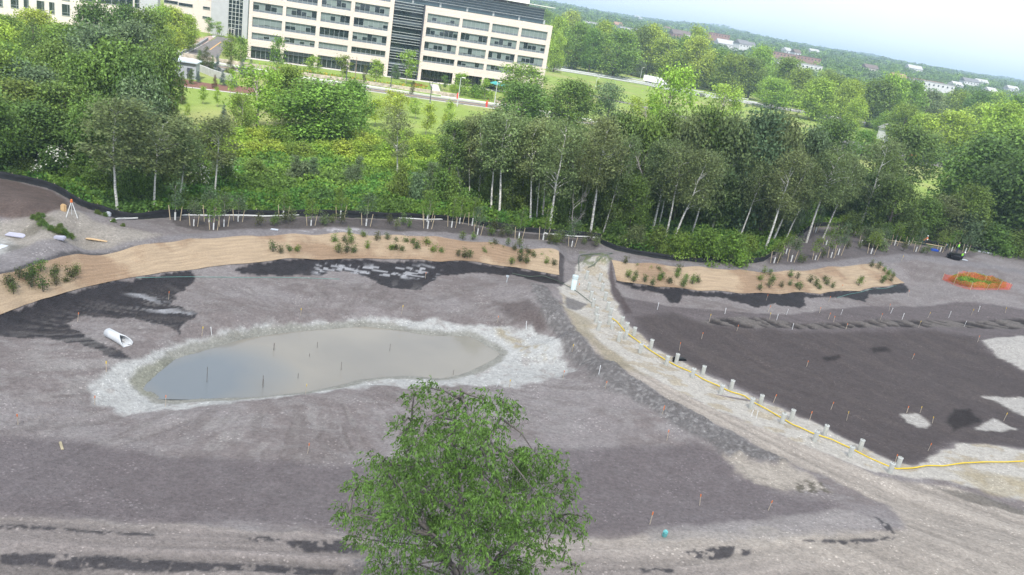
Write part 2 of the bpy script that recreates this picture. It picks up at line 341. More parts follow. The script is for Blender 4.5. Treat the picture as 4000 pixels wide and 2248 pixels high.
# rilled slopes round the pond
pc=P(800,915)[:2];th=np.arctan2((ny-pc[1])*1.9,(nx-pc[0]))
bankd=-sd(poly(POND),nx,ny,14.)
ril=fbm(th*48+fbm(nx*.3,ny*.3,4,2)*3.,bankd*.22,41,3)
slope=SITE*sst(-.2,.5,bankd)*(1-sst(9,13.5,bankd))*(1-sst(1335,1480,0*nx))
rdark=slope*sst(.56,.66,ril)*sst(2.,4,bankd)
lay(rdark,(.115,.10,.094),.32,.2,18);lay(slope*sst(.56,.68,fbm(th*44+3*fbm(nx*.3,ny*.3,14,2),bankd*.35,43,3))*sst(2,5,bankd),(.26,.245,.235),.3,.2,18)
lay(SITE*sst(.5,.62,fbm(th*18,bankd*.25,44,4))*sst(1,3,bankd)*(1-sst(8,12,bankd))*edge([(40,870),(240,860),(300,920),(240,1050),(480,1060),(900,1010),(1000,1100),(800,1160),(300,1150),(100,1020)],1.5,.3,1.5),(.29,.28,.27),.45,.2,19)
lay(edge([(1250,760),(1330,755),(1360,780),(1375,830),(1330,822),(1270,790)],.8,.6,.6),(.10,.083,.08),.8,.2,20)
# dark lower bench and dark right basin
lay(edge([(-200,1090),(200,1110),(450,1150),(870,1170),(1200,1130),(1480,1130),(1750,1110),(1835,1158),(1850,1200),(1990,1245),(2105,1272),(2060,1300),(1800,1330),(1500,1348),(900,1335),(-200,1290)],.7,.35,.6),(.125,.110,.114),.8,.15,21)
DB=edge([(1560,745),(1700,772),(1900,790),(2200,770),(2400,760),(2576,780),(2800,850),(2900,1100),(2576,1130),(2475,1117),(2400,1108),(2378,1130),(2298,1170),(2254,1163),(2066,1068),(1800,948),(1640,868),(1570,800)],.4,.7,.3)
st=streaks(.93,-.36,.12,1.9,51);st2=streaks(.5,-.86,.1,1.6,53)
lay(DB,(.115,.10,.102),.9,.12,22,mul=.8+.4*st)
DK=edge([(1600,800),(1690,785),(1760,815),(1900,832),(2100,837),(2350,832),(2450,850),(2480,885),(2576,935),(2800,990),(2900,1110),(2576,1128),(2475,1115),(2400,1108),(2378,1130),(2298,1170),(2254,1163),(2066,1068),(1800,948),(1650,868)],.9,.3,.8)
lay(DK,(.073,.062,.061),.92,.12,23,mul=.78+.44*(.5*st+.5*st2))
lay(DK*sst(.56,.70,st2),(.095,.08,.074),.4,.2,23);lay(DK*sst(.58,.7,st),(.09,.078,.072),.35,.2,24)
for q in ([(2070,900),(2110,895),(2115,905),(2080,910)],[(2185,877),(2230,873),(2240,884),(2200,888)],[(2400,1030),(2440,1030),(2470,1060),(2400,1085),(2380,1060)]): lay(edge(q,.3,1.5,.3),(.018,.015,.015),.8,.3,25)
# ridge line of small dark trenches
rl=edge([(1760,812),(1790,800),(2000,812),(2350,805),(2576,800),(2700,810),(2700,830),(2350,822),(2100,826),(1900,826)],.3,.8,.3)
lay(rl,(.15,.14,.125),.6,.2,26);lay(rl*sst(.5,.6,streaks(.75,-.66,.25,1.6,57)),(.028,.024,.025),.9,.3,27)
# white silt
BK=edge(BANK,.7,.9,.3);PW=edge(POND,.1,1.5,.08)
WH=(.41,.42,.41)
lay(BK,WH,.95,.14,28,2.5,mul=.8+.35*ril)
lay(BK*sst(.60,.72,fbm(nx*1.3,ny*1.3,61,5)),(.27,.25,.235),.55,.2,29)
ring=sst(-.1,.35,.9-np.abs(bankd-.15+ (fbm(nx*.5,ny*.5,66,3)-.5)*1.2))
lay(BK*ring*.9,(.20,.20,.17),.85,.2,30,wet=.35)
lay(edge([(340,925),(400,905),(480,890),(440,915),(390,950),(370,985),(400,1000),(350,990),(335,960)],.5,.8,.3),(.22,.225,.18),.85,.15,30,wet=.3)
lay(edge([(1240,828),(1280,860),(1330,905),(1400,900),(1380,870),(1300,850),(1262,822)],.6,.9,.4)*sst(.4,.6,n3[near]*.5+.5*n2[near]),(.30,.26,.17),.75,.2,31)
# rubble ridge, haul road, silt round the piles
SI=edge([(1400,722),(1440,700),(1455,660),(1530,660),(1536,731),(1566,800),(1646,875),(1798,954),(1922,1012),(2066,1070),(2171,1125),(2254,1166),(2298,1173),(2350,1147),(2378,1132),(2420,1112),(2475,1119),(2576,1135),(2800,1200),(2900,1300),(2576,1262),(2400,1212),(2200,1190),(2000,1110),(1800,1030),(1600,930),(1480,840),(1420,775)],.5,.8,.2)
RB=edge([(1338,712),(1375,722),(1412,772),(1481,869),(1591,952),(1729,1034),(1812,1078),(1948,1146),(1975,1165),(1835,1160),(1779,1116),(1702,1075),(1619,1021),(1522,979),(1453,924),(1398,841),(1355,786)],.7,.7,.3)
HR=edge([(1412,765),(1450,790),(1480,840),(1600,930),(1800,1030),(2000,1110),(2200,1195),(2400,1225),(2576,1290),(3000,1350),(3100,1700),(-600,1700),(-600,1310),(0,1300),(300,1318),(700,1340),(1000,1365),(1500,1352),(1750,1340),(1900,1350),(2150,1335),(2280,1330),(2230,1270),(2100,1210),(1975,1160),(1812,1075),(1729,1032),(1591,950),(1481,868)],.5,.5,.35)
rd=comb([(1440,770),(1500,850),(1600,925),(1700,985),(1850,1062),(2000,1140),(2150,1212),(2350,1292),(2600,1370),(2900,1450)],1.9,.05,58);rd2=comb([(-300,1360),(300,1385),(900,1410),(1500,1415),(2000,1375),(2576,1300),(3000,1230)],1.9,.05,59)
rd=np.clip((rd-.5)*1.5+.5,0,1);rd2=np.clip((rd2-.5)*1.5+.5,0,1)
al=sst(32,45,ny)
lay(HR,(.33,.30,.262),.9,.14,32,mul=.72+.56*(rd*al+rd2*(1-al)))
lay(HR*(1-sst(33,40,ny)),(.195,.175,.168),.85,.15,33,mul=.7+.6*rd2)
lay(SI,(.44,.425,.385),.92,.16,34,2.2);lay(SI*sst(.55,.65,fbm(nx*.6,ny*.9,69,4)),(.33,.28,.19),.6,.2,35)
lay(edge([(1410,765),(1450,790),(1480,800),(1500,850),(1560,900),(1640,950),(1560,925),(1480,865),(1430,800)],.7,.6,.5),(.27,.24,.17),.75,.2,36)
lay(RB,(.125,.12,.118),.85,.3,37,3.);lay(RB*sst(.54,.66,fbm(nx*4.2,ny*4.2,70,3)),(.27,.265,.26),.6,.3,38)
lay(edge([(1395,640),(1420,645),(1420,705),(1410,720),(1402,690)],.2,1.,.2),(.06,.055,.058),.9,.2,39)
lay(edge([(1420,645),(1455,655),(1440,700),(1422,712)],.2,1.,.2),(.20,.185,.185),.9,.2,39)
lay(edge([(1455,630),(1530,640),(1540,662),(1500,672),(1465,665)],.5,1.2,.3)*sst(.42,.55,fbm(nx*2,ny*2,33,3)),(.12,.15,.06),.8,.2,40)
lay(edge([(1532,668),(1545,700),(1560,735),(1590,790),(1570,790),(1540,735)],.25,1.,.2),(.075,.06,.06),.85,.3,41)
lay(edge([(1420,745),(1480,765),(1450,782),(1425,775)],.3,1.,.2),(.14,.135,.135),.9,.2,42)
for q in ([(1828,1154),(1850,1150),(1966,1165),(2041,1199),(2079,1229),(1985,1244),(1910,1229),(1854,1191)],[(1870,1335),(1900,1326),(1950,1332),(1970,1343),(1920,1351)]): lay(edge(q,1.1,.9,.35),(.345,.315,.27),.85,.3,43,2.5)
lay(edge([(2000,1205),(2075,1212),(2090,1240),(2010,1240)],.3,1.5,.2)*sst(.45,.55,fbm(nx*3,ny*3,35,3)),(.11,.10,.08),.9,.2,44)
lay(edge([(1620,1335),(1900,1310),(2110,1280),(2250,1320),(2150,1345),(1900,1358),(1640,1362)],.5,1.,.3),(.28,.265,.255),.6,.2,44)
for q in ([(2469,857),(2500,850),(2576,846),(2800,860),(2900,980),(2576,930),(2510,900)],[(2469,999),(2576,1000),(2700,1005),(2700,1100),(2576,1048),(2530,1025)],[(2259,1042),(2309,1045),(2348,1072),(2309,1075),(2282,1060)],[(2455,1081),(2497,1050),(2557,1081),(2510,1084)]): lay(edge(q,.4,1.,.2),(.40,.39,.365),.9,.16,45,2.4)
lay(edge([(2378,1180),(2500,1190),(2576,1205),(2700,1240),(2700,1270),(2480,1240)],.6,.8,.4),(.32,.28,.19),.6,.25,46)
lay(edge([(2350,1228),(2450,1240),(2576,1285),(2576,1296),(2430,1258)],.4,1.,.2),(.13,.12,.105),.8,.3,46)
# wet ruts on the lower track
for q in ([(1722,1390),(1760,1380),(1805,1376),(1846,1377),(1838,1400),(1790,1404),(1750,1403)],[(1865,1383),(1890,1380),(1893,1394),(1872,1395)],[(2022,1364),(2100,1360),(2200,1352),(2255,1350),(2240,1360),(2120,1368)],[(2190,1290),(2240,1320),(2250,1340),(2230,1335)],[(600,1352),(660,1350),(705,1358),(650,1366)],[(-60,1318),(100,1326),(390,1345),(400,1354),(100,1336),(-60,1330)],[(700,1360),(850,1362),(930,1372),(900,1392),(760,1385)],[(1610,1430),(1690,1432),(1700,1440),(1620,1445)],[(0,1395),(300,1400),(600,1420),(850,1430),(850,1448),(500,1440),(0,1420)]):
    lay(edge(q,.18,2.,.1)*sst(.3,.45,fbm(nx*2.5,ny*2.5,55,3)),(.045,.042,.046),.92,.3,47,wet=.7)
# undulation, rills and ruts as real relief
dz=np.zeros(len(GX));e=(fbm(nx*.35,ny*.35,81,4)-.5)*.22+(fbm(nx*2.2,ny*2.2,82,3)-.5)*.06
e+=-rdark*.07+(ril-.5)*.12*slope*sst(.6,2.,bankd)
e+=(st-.5)*.14*DK+((rd*al+rd2*(1-al))-.5)*.16*HR+RB*(.16+(fbm(nx*3.2,ny*3.2,83,4)-.5)*.30)
e+=-rl*sst(.5,.6,streaks(.75,-.66,.25,1.6,57))*.2+BK*(fbm(nx*1.8,ny*1.8,84,4)-.5)*.22*sst(.5,1.4,bankd)
e*=SITE*sst(-.1,.6,bankd)
e-=PW*.25
dz[near]=e;GZ=GZ+dz
# far hills: canopy-like roughness
fh=sst(900,1500,dd);GZ=GZ+fh*(fbm(GX*.045,GY*.045,90,3)-.45)*13
C[near]=C[near]*(1+(np.array([-.03,-.065,-.085])[None])*SITE[:,None])
C=np.clip(C,.01,.75)
I=np.arange(NR*NA).reshape(NR,NA);Q=np.stack([I[:-1,:-1],I[:-1,1:],I[1:,1:],I[1:,:-1]],-1).reshape(-1,4)
def groundmat():
    m,nt,out=newmat('site_soil');b=N(nt,'ShaderNodeBsdfPrincipled');L(nt,b.outputs[0],out.inputs[0])
    at=N(nt,'ShaderNodeAttribute',_attribute_name='Col');aw=N(nt,'ShaderNodeAttribute',_attribute_name='Wet')
    tc=N(nt,'ShaderNodeTexCoord')
    n=N(nt,'ShaderNodeTexNoise');n.inputs['Scale'].default_value=4.;n.inputs['Detail'].default_value=8;n.inputs['Roughness'].default_value=.75;L(nt,tc.outputs['Object'],n.inputs['Vector'])
    r=N(nt,'ShaderNodeMapRange');r.inputs['From Min'].default_value=.3;r.inputs['From Max'].default_value=.7;r.inputs['To Min'].default_value=.66;r.inputs['To Max'].default_value=1.3;L(nt,n.outputs['Fac'],r.inputs['Value'])
    # scattered pale stones and clods
    vo=N(nt,'ShaderNodeTexVoronoi');vo.inputs['Scale'].default_value=3.2;L(nt,tc.outputs['Object'],vo.inputs['Vector'])
    n5=N(nt,'ShaderNodeTexNoise');n5.inputs['Scale'].default_value=.5;L(nt,tc.outputs['Object'],n5.inputs['Vector'])
    th=N(nt,'ShaderNodeMapRange');th.inputs['From Min'].default_value=.4;th.inputs['From Max'].default_value=.7;th.inputs['To Min'].default_value=.05;th.inputs['To Max'].default_value=.27;L(nt,n5.outputs['Fac'],th.inputs['Value'])
    lt=N(nt,'ShaderNodeMath',_operation='LESS_THAN');L(nt,vo.outputs['Distance'],lt.inputs[0]);L(nt,th.outputs[0],lt.inputs[1])
    g1=N(nt,'ShaderNodeMath',_operation='MULTIPLY_ADD');L(nt,lt.outputs[0],g1.inputs[0]);g1.inputs[1].default_value=.55;L(nt,r.outputs[0],g1.inputs[2])
    mx=N(nt,'ShaderNodeMix',_data_type='RGBA',_blend_type='MULTIPLY');mx.inputs['Factor'].default_value=1;L(nt,at.outputs['Color'],mx.inputs[6]);L(nt,g1.outputs[0],mx.inputs[7]);L(nt,mx.outputs[2],b.inputs['Base Color'])
    rr=N(nt,'ShaderNodeMapRange');rr.inputs['To Min'].default_value=.95;rr.inputs['To Max'].default_value=.6;L(nt,aw.outputs['Fac'],rr.inputs['Value']);L(nt,rr.outputs[0],b.inputs['Roughness'])
    n2=N(nt,'ShaderNodeTexNoise');n2.inputs['Scale'].default_value=7;n2.inputs['Detail'].default_value=6;L(nt,tc.outputs['Object'],n2.inputs['Vector'])
    bp=N(nt,'ShaderNodeBump');bp.inputs['Distance'].default_value=.14;bp.inputs['Strength'].default_value=.9;L(nt,n2.outputs['Fac'],bp.inputs['Height']);L(nt,bp.outputs[0],b.inputs['Normal'])
    b.inputs['Specular IOR Level'].default_value=.18
    return m
GM=groundmat()
def gobj(name,mask):
    q=Q[mask];u,inv=np.unique(q,return_inverse=True)
    o=npmesh(name,np.stack([GX[u],GY[u],GZ[u]],1),inv.reshape(-1,4),GM,True)
    a=o.data.color_attributes.new('Col','FLOAT_COLOR','POINT');a.data.foreach_set('color',np.concatenate([C[u],np.ones((len(u),1))],1).astype(np.float32).ravel())
    w=o.data.attributes.new('Wet','FLOAT','POINT');w.data.foreach_set('value',W[u].astype(np.float32))
    return tag(o,kind='structure')
fullm=np.zeros(len(GX));fullm[near]=HR;pm_=np.zeros(len(GX));pm_[near]=pth
qr=fullm[Q[:,0]]>.5;qp=(pm_[Q[:,0]]>.5)&~qr;qh=(dd[Q[:,0]]>1900)&~qr&~qp
gobj('ground',~qr&~qp&~qh);gobj('dirt_road',qr);gobj('gravel_path',qp);gobj('hills',qh)
# ---------------------------------------------------------------- pond water
def watermat():
    m,nt,out=newmat('muddy_water');b=N(nt,'ShaderNodeBsdfPrincipled');L(nt,b.outputs[0],out.inputs[0])
    tc=N(nt,'ShaderNodeTexCoord');n=N(nt,'ShaderNodeTexNoise');n.inputs['Scale'].default_value=.12;n.inputs['Detail'].default_value=3;L(nt,tc.outputs['Object'],n.inputs['Vector'])
    cr_=N(nt,'ShaderNodeValToRGB');cr_.color_ramp.elements[0].position=.35;cr_.color_ramp.elements[0].color=(.205,.19,.163,1);cr_.color_ramp.elements[1].position=.65;cr_.color_ramp.elements[1].color=(.25,.228,.188,1)
    L(nt,n.outputs['Fac'],cr_.inputs[0])
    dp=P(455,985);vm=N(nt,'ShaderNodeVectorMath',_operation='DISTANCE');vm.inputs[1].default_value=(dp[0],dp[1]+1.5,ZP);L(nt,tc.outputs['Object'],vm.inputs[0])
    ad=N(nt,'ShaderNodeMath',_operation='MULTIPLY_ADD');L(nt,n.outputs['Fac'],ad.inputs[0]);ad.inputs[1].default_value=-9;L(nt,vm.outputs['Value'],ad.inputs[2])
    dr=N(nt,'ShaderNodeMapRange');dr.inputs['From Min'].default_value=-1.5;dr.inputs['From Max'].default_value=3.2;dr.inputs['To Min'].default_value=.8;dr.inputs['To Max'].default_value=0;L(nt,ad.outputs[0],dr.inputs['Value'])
    mw=N(nt,'ShaderNodeMix',_data_type='RGBA');L(nt,dr.outputs[0],mw.inputs['Factor']);L(nt,cr_.outputs[0],mw.inputs[6]);mw.inputs[7].default_value=(.12,.145,.165,1);L(nt,mw.outputs[2],b.inputs['Base Color'])  # blue sky reflection at the left end, painted into the water colour
    b.inputs['Roughness'].default_value=.06;b.inputs['IOR'].default_value=1.33;b.inputs['Specular IOR Level'].default_value=.5
    n2=N(nt,'ShaderNodeTexNoise');n2.inputs['Scale'].default_value=3;L(nt,tc.outputs['Object'],n2.inputs['Vector'])
    bp=N(nt,'ShaderNodeBump');bp.inputs['Distance'].default_value=.004;L(nt,n2.outputs['Fac'],bp.inputs['Height']);L(nt,bp.outputs[0],b.inputs['Normal']);return m
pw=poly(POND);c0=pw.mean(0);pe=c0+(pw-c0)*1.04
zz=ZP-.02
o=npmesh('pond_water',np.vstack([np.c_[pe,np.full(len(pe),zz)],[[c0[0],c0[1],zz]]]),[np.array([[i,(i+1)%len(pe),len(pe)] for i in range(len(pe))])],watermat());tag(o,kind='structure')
# orientation up
o.data.flip_normals() if o.data.polygons[0].normal.z<0 else None
# ---------------------------------------------------------------- erosion mats
def strip(T,B,n,mrows,lift):
    T=np.array(T,float);B=np.array(B,float)
    def rs(A):
        s=np.r_[0,np.cumsum(np.hypot(*np.diff(A,axis=0).T))];t=np.linspace(0,s[-1],n);return np.c_[np.interp(t,s,A[:,0]),np.interp(t,s,A[:,1])]
    wt=np.array([P(*p) for p in T])[:,:2];wb=np.array([P(*p) for p in B])[:,:2];a=rs(wt);b=rs(wb)
    V=[]
    for i in range(n):
        for j in range(mrows):
            f=j/(mrows-1);V.append(a[i]*(1-f)+b[i]*f)
    V=np.array(V);Z=hgt(V[:,0],V[:,1])+lift+(fbm(V[:,0]*.35,V[:,1]*.35,81,4)-.5)*.22+(fbm(V[:,0]*1.5,V[:,1]*1.5,12,3)-.5)*.05
    V[:,0]+=(fbm(V[:,0]*.6,V[:,1]*.6,13,2)-.5)*.3
    Q_=[[i*mrows+j,i*mrows+j+1,(i+1)*mrows+j+1,(i+1)*mrows+j] for i in range(n-1) for j in range(mrows-1)];Q_=np.array(Q_)
    global AL
    AL=np.array([[i*.03*3,j*.9,0] for i in range(n) for j in range(mrows)],np.float32)
    return np.c_[V,Z],Q_
def matmat():
    m,nt,out=newmat('coir_mat');b=N(nt,'ShaderNodeBsdfPrincipled');b.inputs['Roughness'].default_value=.9;L(nt,b.outputs[0],out.inputs[0])
    tc=N(nt,'ShaderNodeTexCoord')
    n=N(nt,'ShaderNodeTexNoise');n.inputs['Scale'].default_value=.09;n.inputs['Detail'].default_value=8;n.inputs['Roughness'].default_value=.6;L(nt,tc.outputs['Object'],n.inputs['Vector'])
    cr_=N(nt,'ShaderNodeValToRGB');e=cr_.color_ramp.elements;e[0].position=.46;e[0].color=(.275,.185,.115,1);e[1].position=.52;e[1].color=(.37,.275,.18,1)
    L(nt,n.outputs['Fac'],cr_.inputs[0])
    mp=N(nt,'ShaderNodeAttribute',_attribute_name='along')
    n2=N(nt,'ShaderNodeTexNoise');n2.inputs['Scale'].default_value=1.2;n2.inputs['Detail'].default_value=6;L(nt,mp.outputs['Vector'],n2.inputs['Vector'])
    r=N(nt,'ShaderNodeMapRange');r.inputs['From Min'].default_value=.3;r.inputs['From Max'].default_value=.7;r.inputs['To Min'].default_value=.80;r.inputs['To Max'].default_value=1.12;L(nt,n2.outputs['Fac'],r.inputs['Value'])
    mx=N(nt,'ShaderNodeMix',_data_type='RGBA',_blend_type='MULTIPLY');mx.inputs['Factor'].default_value=1;L(nt,cr_.outputs[0],mx.inputs[6]);L(nt,r.outputs[0],mx.inputs[7])
    n3_=N(nt,'ShaderNodeTexNoise');n3_.inputs['Scale'].default_value=9;n3_.inputs['Detail'].default_value=4;L(nt,tc.outputs['Object'],n3_.inputs['Vector'])
    r3=N(nt,'ShaderNodeMapRange');r3.inputs['To Min'].default_value=.62;r3.inputs['To Max'].default_value=1.38;L(nt,n3_.outputs['Fac'],r3.inputs['Value'])
    m2=N(nt,'ShaderNodeMix',_data_type='RGBA',_blend_type='MULTIPLY');m2.inputs['Factor'].default_value=1;L(nt,mx.outputs[2],m2.inputs[6]);L(nt,r3.outputs[0],m2.inputs[7]);L(nt,m2.outputs[2],b.inputs['Base Color'])
    bp=N(nt,'ShaderNodeBump');bp.inputs['Distance'].default_value=.05;L(nt,n2.outputs['Fac'],bp.inputs['Height']);L(nt,bp.outputs[0],b.inputs['Normal']);return m
MM=matmat()
V,F=strip(MATL_T,MATL_B,220,16,.07);o=npmesh('erosion_mat',V,F,MM,True);a=o.data.attributes.new('along','FLOAT_VECTOR','POINT');a.data.foreach_set('vector',AL.ravel());tag(o,'long curved tan fibre erosion mat on the bank above the pond','erosion mat','erosion mats on the basin banks')
V,F=strip(MATR_T,MATR_B,150,14,.07);o=npmesh('erosion_mat',V,F,MM,True);a=o.data.attributes.new('along','FLOAT_VECTOR','POINT');a.data.foreach_set('vector',AL.ravel());tag(o,'shorter tan fibre erosion mat on the bank right of the pile row','erosion mat','erosion mats on the basin banks')
# ================================================================ VEGETATION
def leafcloud(C_,rad,n,size,asp=.55,up=.5,rg=None,shell=.45,flat=.8,droop=0.,cluster=1):
    """n leaf faces spread through clumps (centre, radius)"""
    rg=rg or rng;C_=np.asarray(C_,float);rad=np.asarray(rad,float);w=rad**2.2;w/=w.sum()
    k=rg.choice(len(C_),n//cluster,p=w);d=rg.normal(size=(len(k),3));d/=np.linalg.norm(d,axis=1)[:,None]
    rr=shell+(1-shell)*rg.random(len(k))**.6;rr=rr*(1+.22*rg.normal(size=len(k))*.6)
    p=C_[k]+d*(rad[k]*rr)[:,None]*np.array([1,1,flat])
    if cluster>1:
        p=np.repeat(p,cluster,0)+rg.normal(size=(len(p)*cluster,3))*size*np.array([1.3,1.3,1.0]);d=np.repeat(d,cluster,0)
    nrm=d*.7+rg.normal(size=p.shape)*.55+np.array([0,0,up]);nrm/=np.linalg.norm(nrm,axis=1)[:,None]
    a=np.cross(nrm,rg.normal(size=p.shape));a/=np.linalg.norm(a,axis=1)[:,None]
    if droop: a=a*(1-droop)+np.array([0,0,-1.])*droop*1.6;a/=np.linalg.norm(a,axis=1)[:,None]
    b=np.cross(nrm,a);b/=np.linalg.norm(b,axis=1)[:,None]+1e-9
    s=size*(.6+.8*rg.random(len(p)))[:,None]
    V=np.stack([p-a*s*.5,p+b*s*asp*.5+nrm*s*.08,p+a*s*.5,p-b*s*asp*.5+nrm*s*.08],1).reshape(-1,3)
    return V,np.arange(len(p)*4).reshape(-1,4)
def crownclumps(rg,H,R_,z0,n,shape='round'):
    C_=[];r_=[]
    for i in range(n):
        f=(i+.5)/n;u=rg.random()**.8;a=rg.random()*6.283
        zc=z0+(H-z0)*f
        if shape=='round': env=math.sqrt(max(.03,1-((f-.45)/.58)**2))
        elif shape=='cone': env=(1-f)**.85*.97+.05
        elif shape=='col': env=.55+.45*math.sin(math.pi*min(1,f*.9+.08))
        elif shape=='vase': env=.35+.75*math.sin(math.pi*min(1,f*.72+.12))
        elif shape=='mound': env=math.sqrt(max(.05,1-f*f))
        rr=R_*(.16+.16*rg.random())*(1 if shape!='cone' else .4+.6*(1-f))
        dd_=max(0,R_*env-rr*.8)*(.45+.55*u)*(.85+.3*rg.random())
        C_.append([dd_*math.cos(a),dd_*math.sin(a),min(zc,H-rr*.7)]);r_.append(rr*1.15)
    return np.array(C_),np.array(r_)
def limbs(mb,rg,C_,base_r,trunkpts,nl,n=5):
    tp=np.array(trunkpts)
    idx=rg.choice(len(C_),min(nl,len(C_)),replace=False)
    for i in idx:
        c=C_[i];zt=max(tp[0,2]+.25*(tp[-1,2]-tp[0,2]),min(tp[-1,2]*.97,c[2]-.55*math.hypot(c[0],c[1])-.3))
        q=np.array([np.interp(zt,tp[:,2],tp[:,0]),np.interp(zt,tp[:,2],tp[:,1]),zt])
        mid=(q+c)/2+np.array([0,0,.08*np.linalg.norm(c-q)])+rg.normal(size=3)*.04*np.linalg.norm(c-q)
        mb.tube([q,mid,c],[base_r*.42,base_r*.28,base_r*.1],n,False)
def tree_proto(name,seed,H=10.,Rr=4.,z0=2.,nc=44,nl=6000,ls=.34,shape='round',tr=.2,trunk_h=None,up=.5,nlimb=14,flat=.8,asp=.6,wob=.15,crownname='crown',shell=.45,droop=0.,extra=None):
    rg=np.random.default_rng(seed)
    C_,r_=crownclumps(rg,H,Rr,z0,nc,shape)
    th_=trunk_h or H*.85
    zs=np.linspace(-.15,th_,9);tp=np.c_[np.cumsum(rg.normal(size=9)*wob*.5)*(zs/th_),np.cumsum(rg.normal(size=9)*wob*.5)*(zs/th_),zs]
    C_[:,0]+=np.interp(C_[:,2],tp[:,2],tp[:,0]);C_[:,1]+=np.interp(C_[:,2],tp[:,2],tp[:,1])
    mb=MB();mb.tube(tp,np.linspace(tr*1.25,tr*.2,9),7,False);limbs(mb,rg,C_,tr,tp,nlimb)
    if extra: extra(mb,rg,tp)
    t=mb.build('trunk',BARK,None,True,link=False)
    V,F=leafcloud(C_,r_,nl,ls,asp,up,rg,flat=flat,shell=shell,droop=droop,cluster=3)
    c=npmesh(crownname,V,F,LEAF,False,link=False)
    return {'name':name,'parts':[(t,[]),(c,[])],'H':H,'R':Rr}
G_BR=(.34,.30,.26,1);G_DK=(.16,.13,.11,1);G_WH=(.62,.60,.55,1);G_GR=(.38,.35,.32,1)
PR={}
for i in range(4): PR['broad%d'%i]=tree_proto('broadleaf_tree',10+i,10,4.3,1.2,54,8500,.36,'round',.22)
for i in range(2): PR['dense%d'%i]=tree_proto('maple_tree',20+i,10,4.6,.8,70,11000,.36,'round',.25,shell=.6)
for i in range(3): PR['airy%d'%i]=tree_proto('broadleaf_tree',30+i,10,3.6,2.2,40,4200,.34,'vase',.17,nlimb=20,wob=.3)
for i in range(4): PR['aspen%d'%i]=tree_proto('aspen_tree',40+i,14,2.7,6.3 if i!=3 else 4.5,52,4300,.28,'vase' if i%2 else 'col',.13,trunk_h=12.8,nlimb=12,wob=.34,up=.3)
for i in range(2): PR['narrow%d'%i]=tree_proto('poplar_tree',50+i,12,2.2,1.5,40,5200,.30,'col',.15,wob=.2)
for i in range(3): PR['young%d'%i]=tree_proto('young_tree',60+i,6,1.5,1.7,20,1500,.26,'col' if i else 'round',.06,nlimb=10,wob=.1,shell=.3)
def conif(mb,rg,tp):pass
for i in range(2): PR['spruce%d'%i]=tree_proto('spruce_tree',70+i,6,2.1,.3,60,5200,.2,'cone',.1,up=.2,nlimb=20,flat=.5,asp=.35,wob=.02)
PR['pine0']=tree_proto('pine_tree',75,10,3.6,.4,60,7000,.28,'cone',.18,up=.2,nlimb=20,flat=.55,asp=.4)
PR['thuja0']=tree_proto('thuja_tree',76,4,.6,.1,22,1800,.14,'col',.05,up=.3,nlimb=2,wob=.02)
for i in range(3): PR['bush%d'%i]=tree_proto('bush',80+i,3,2.4,.1,26,3000,.27,'mound',.07,trunk_h=1.6,nlimb=8,wob=.3,crownname='foliage')
PR['deadtree']=None
def dead_proto(seed,H=9.):
    rg=np.random.default_rng(seed);mb=MB()
    def br(p,d,l,r,k):
        pts=[p];
        for i in range(4):
            d=d+rg.normal(size=3)*.13;d[2]+=.05;d/=np.linalg.norm(d);p=p+d*l/4;pts.append(p)
        mb.tube(pts,np.linspace(r,r*.45,5),5 if k<2 else 3,False)
        if k<4:
            for j in range(4 if k<3 else 3):
                t=rg.integers(1,5);q=pts[t];e=d+rg.normal(size=3)*.55;e[2]=abs(e[2])*.8+.25;e/=np.linalg.norm(e);br(q,e,l*(.5+.2*rg.random()),r*.5,k+1)
    br(np.array([0,0,-.2]),np.array([.04,0,1.]),H*.55,.17,0)
    t=mb.build('trunk',BARK,None,True,link=False)
    return {'name':'dead_tree','parts':[(t,[])],'H':H,'R':3}
PR['dead0']=dead_proto(5);PR['dead1']=dead_proto(8)
# colours (real leaf albedo)
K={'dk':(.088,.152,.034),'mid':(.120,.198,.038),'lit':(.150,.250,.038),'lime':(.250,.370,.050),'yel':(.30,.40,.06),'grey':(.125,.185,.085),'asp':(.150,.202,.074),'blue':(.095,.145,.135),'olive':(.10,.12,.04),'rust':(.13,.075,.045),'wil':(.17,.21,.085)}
def T(kind,xt,yt,yb,w,col='mid',label=None,cat='tree',group=None,xb=None,bark=G_BR,z=None,rz=None,name=None):
    """stand a tree at its foot (xb,yb); its top reaches towards (xt,yt)"""
    pr=PR[kind]
    if xb is None: xb=xt-(xt-283)/(6730-yt)*(yb-yt)
    B=P(xb,yb) if z is None else PZ(xb,yb,z)
    tp=PY(xt,yt,B[1]);ax=tp-B;Ln=np.linalg.norm(ax)
    rad=w/.644/2*np.linalg.norm(B-[0,0,CH])/FPX
    sc=Ln/pr['H'];sx=rad/pr['R']
    sx=min(max(sx,sc*.45),sc*2.2)
    r,ch=dup(pr,tuple(B),0,(sx,sx,sc),name)
    q=Vector(ax).to_track_quat('Z','Y');r.rotation_mode='QUATERNION'
    from mathutils import Quaternion
    r.rotation_quaternion=q@Quaternion((0,0,1),rz if rz is not None else random.random()*6.28)
    for c in ch:
        if c.name.startswith('trunk'): c.color=bark;c.scale=(min(1,1.15*sc/sx),)*2+(1,)
        else: c.color=(*K[col],1)
    tag(r,label,cat,group);return r
from mathutils import Vector,Quaternion
bt=lambda: 'broad%d'%random.randrange(4)
def many(L_,lab,cat,group,**kw):
    L_=sorted(L_,key=lambda a:a[1]);out=[]
    for i,a in enumerate(L_): out.append(T(*a,label=lab%fromleft(i) if '%s' in lab else lab,cat=cat,group=group,**kw))
    return out
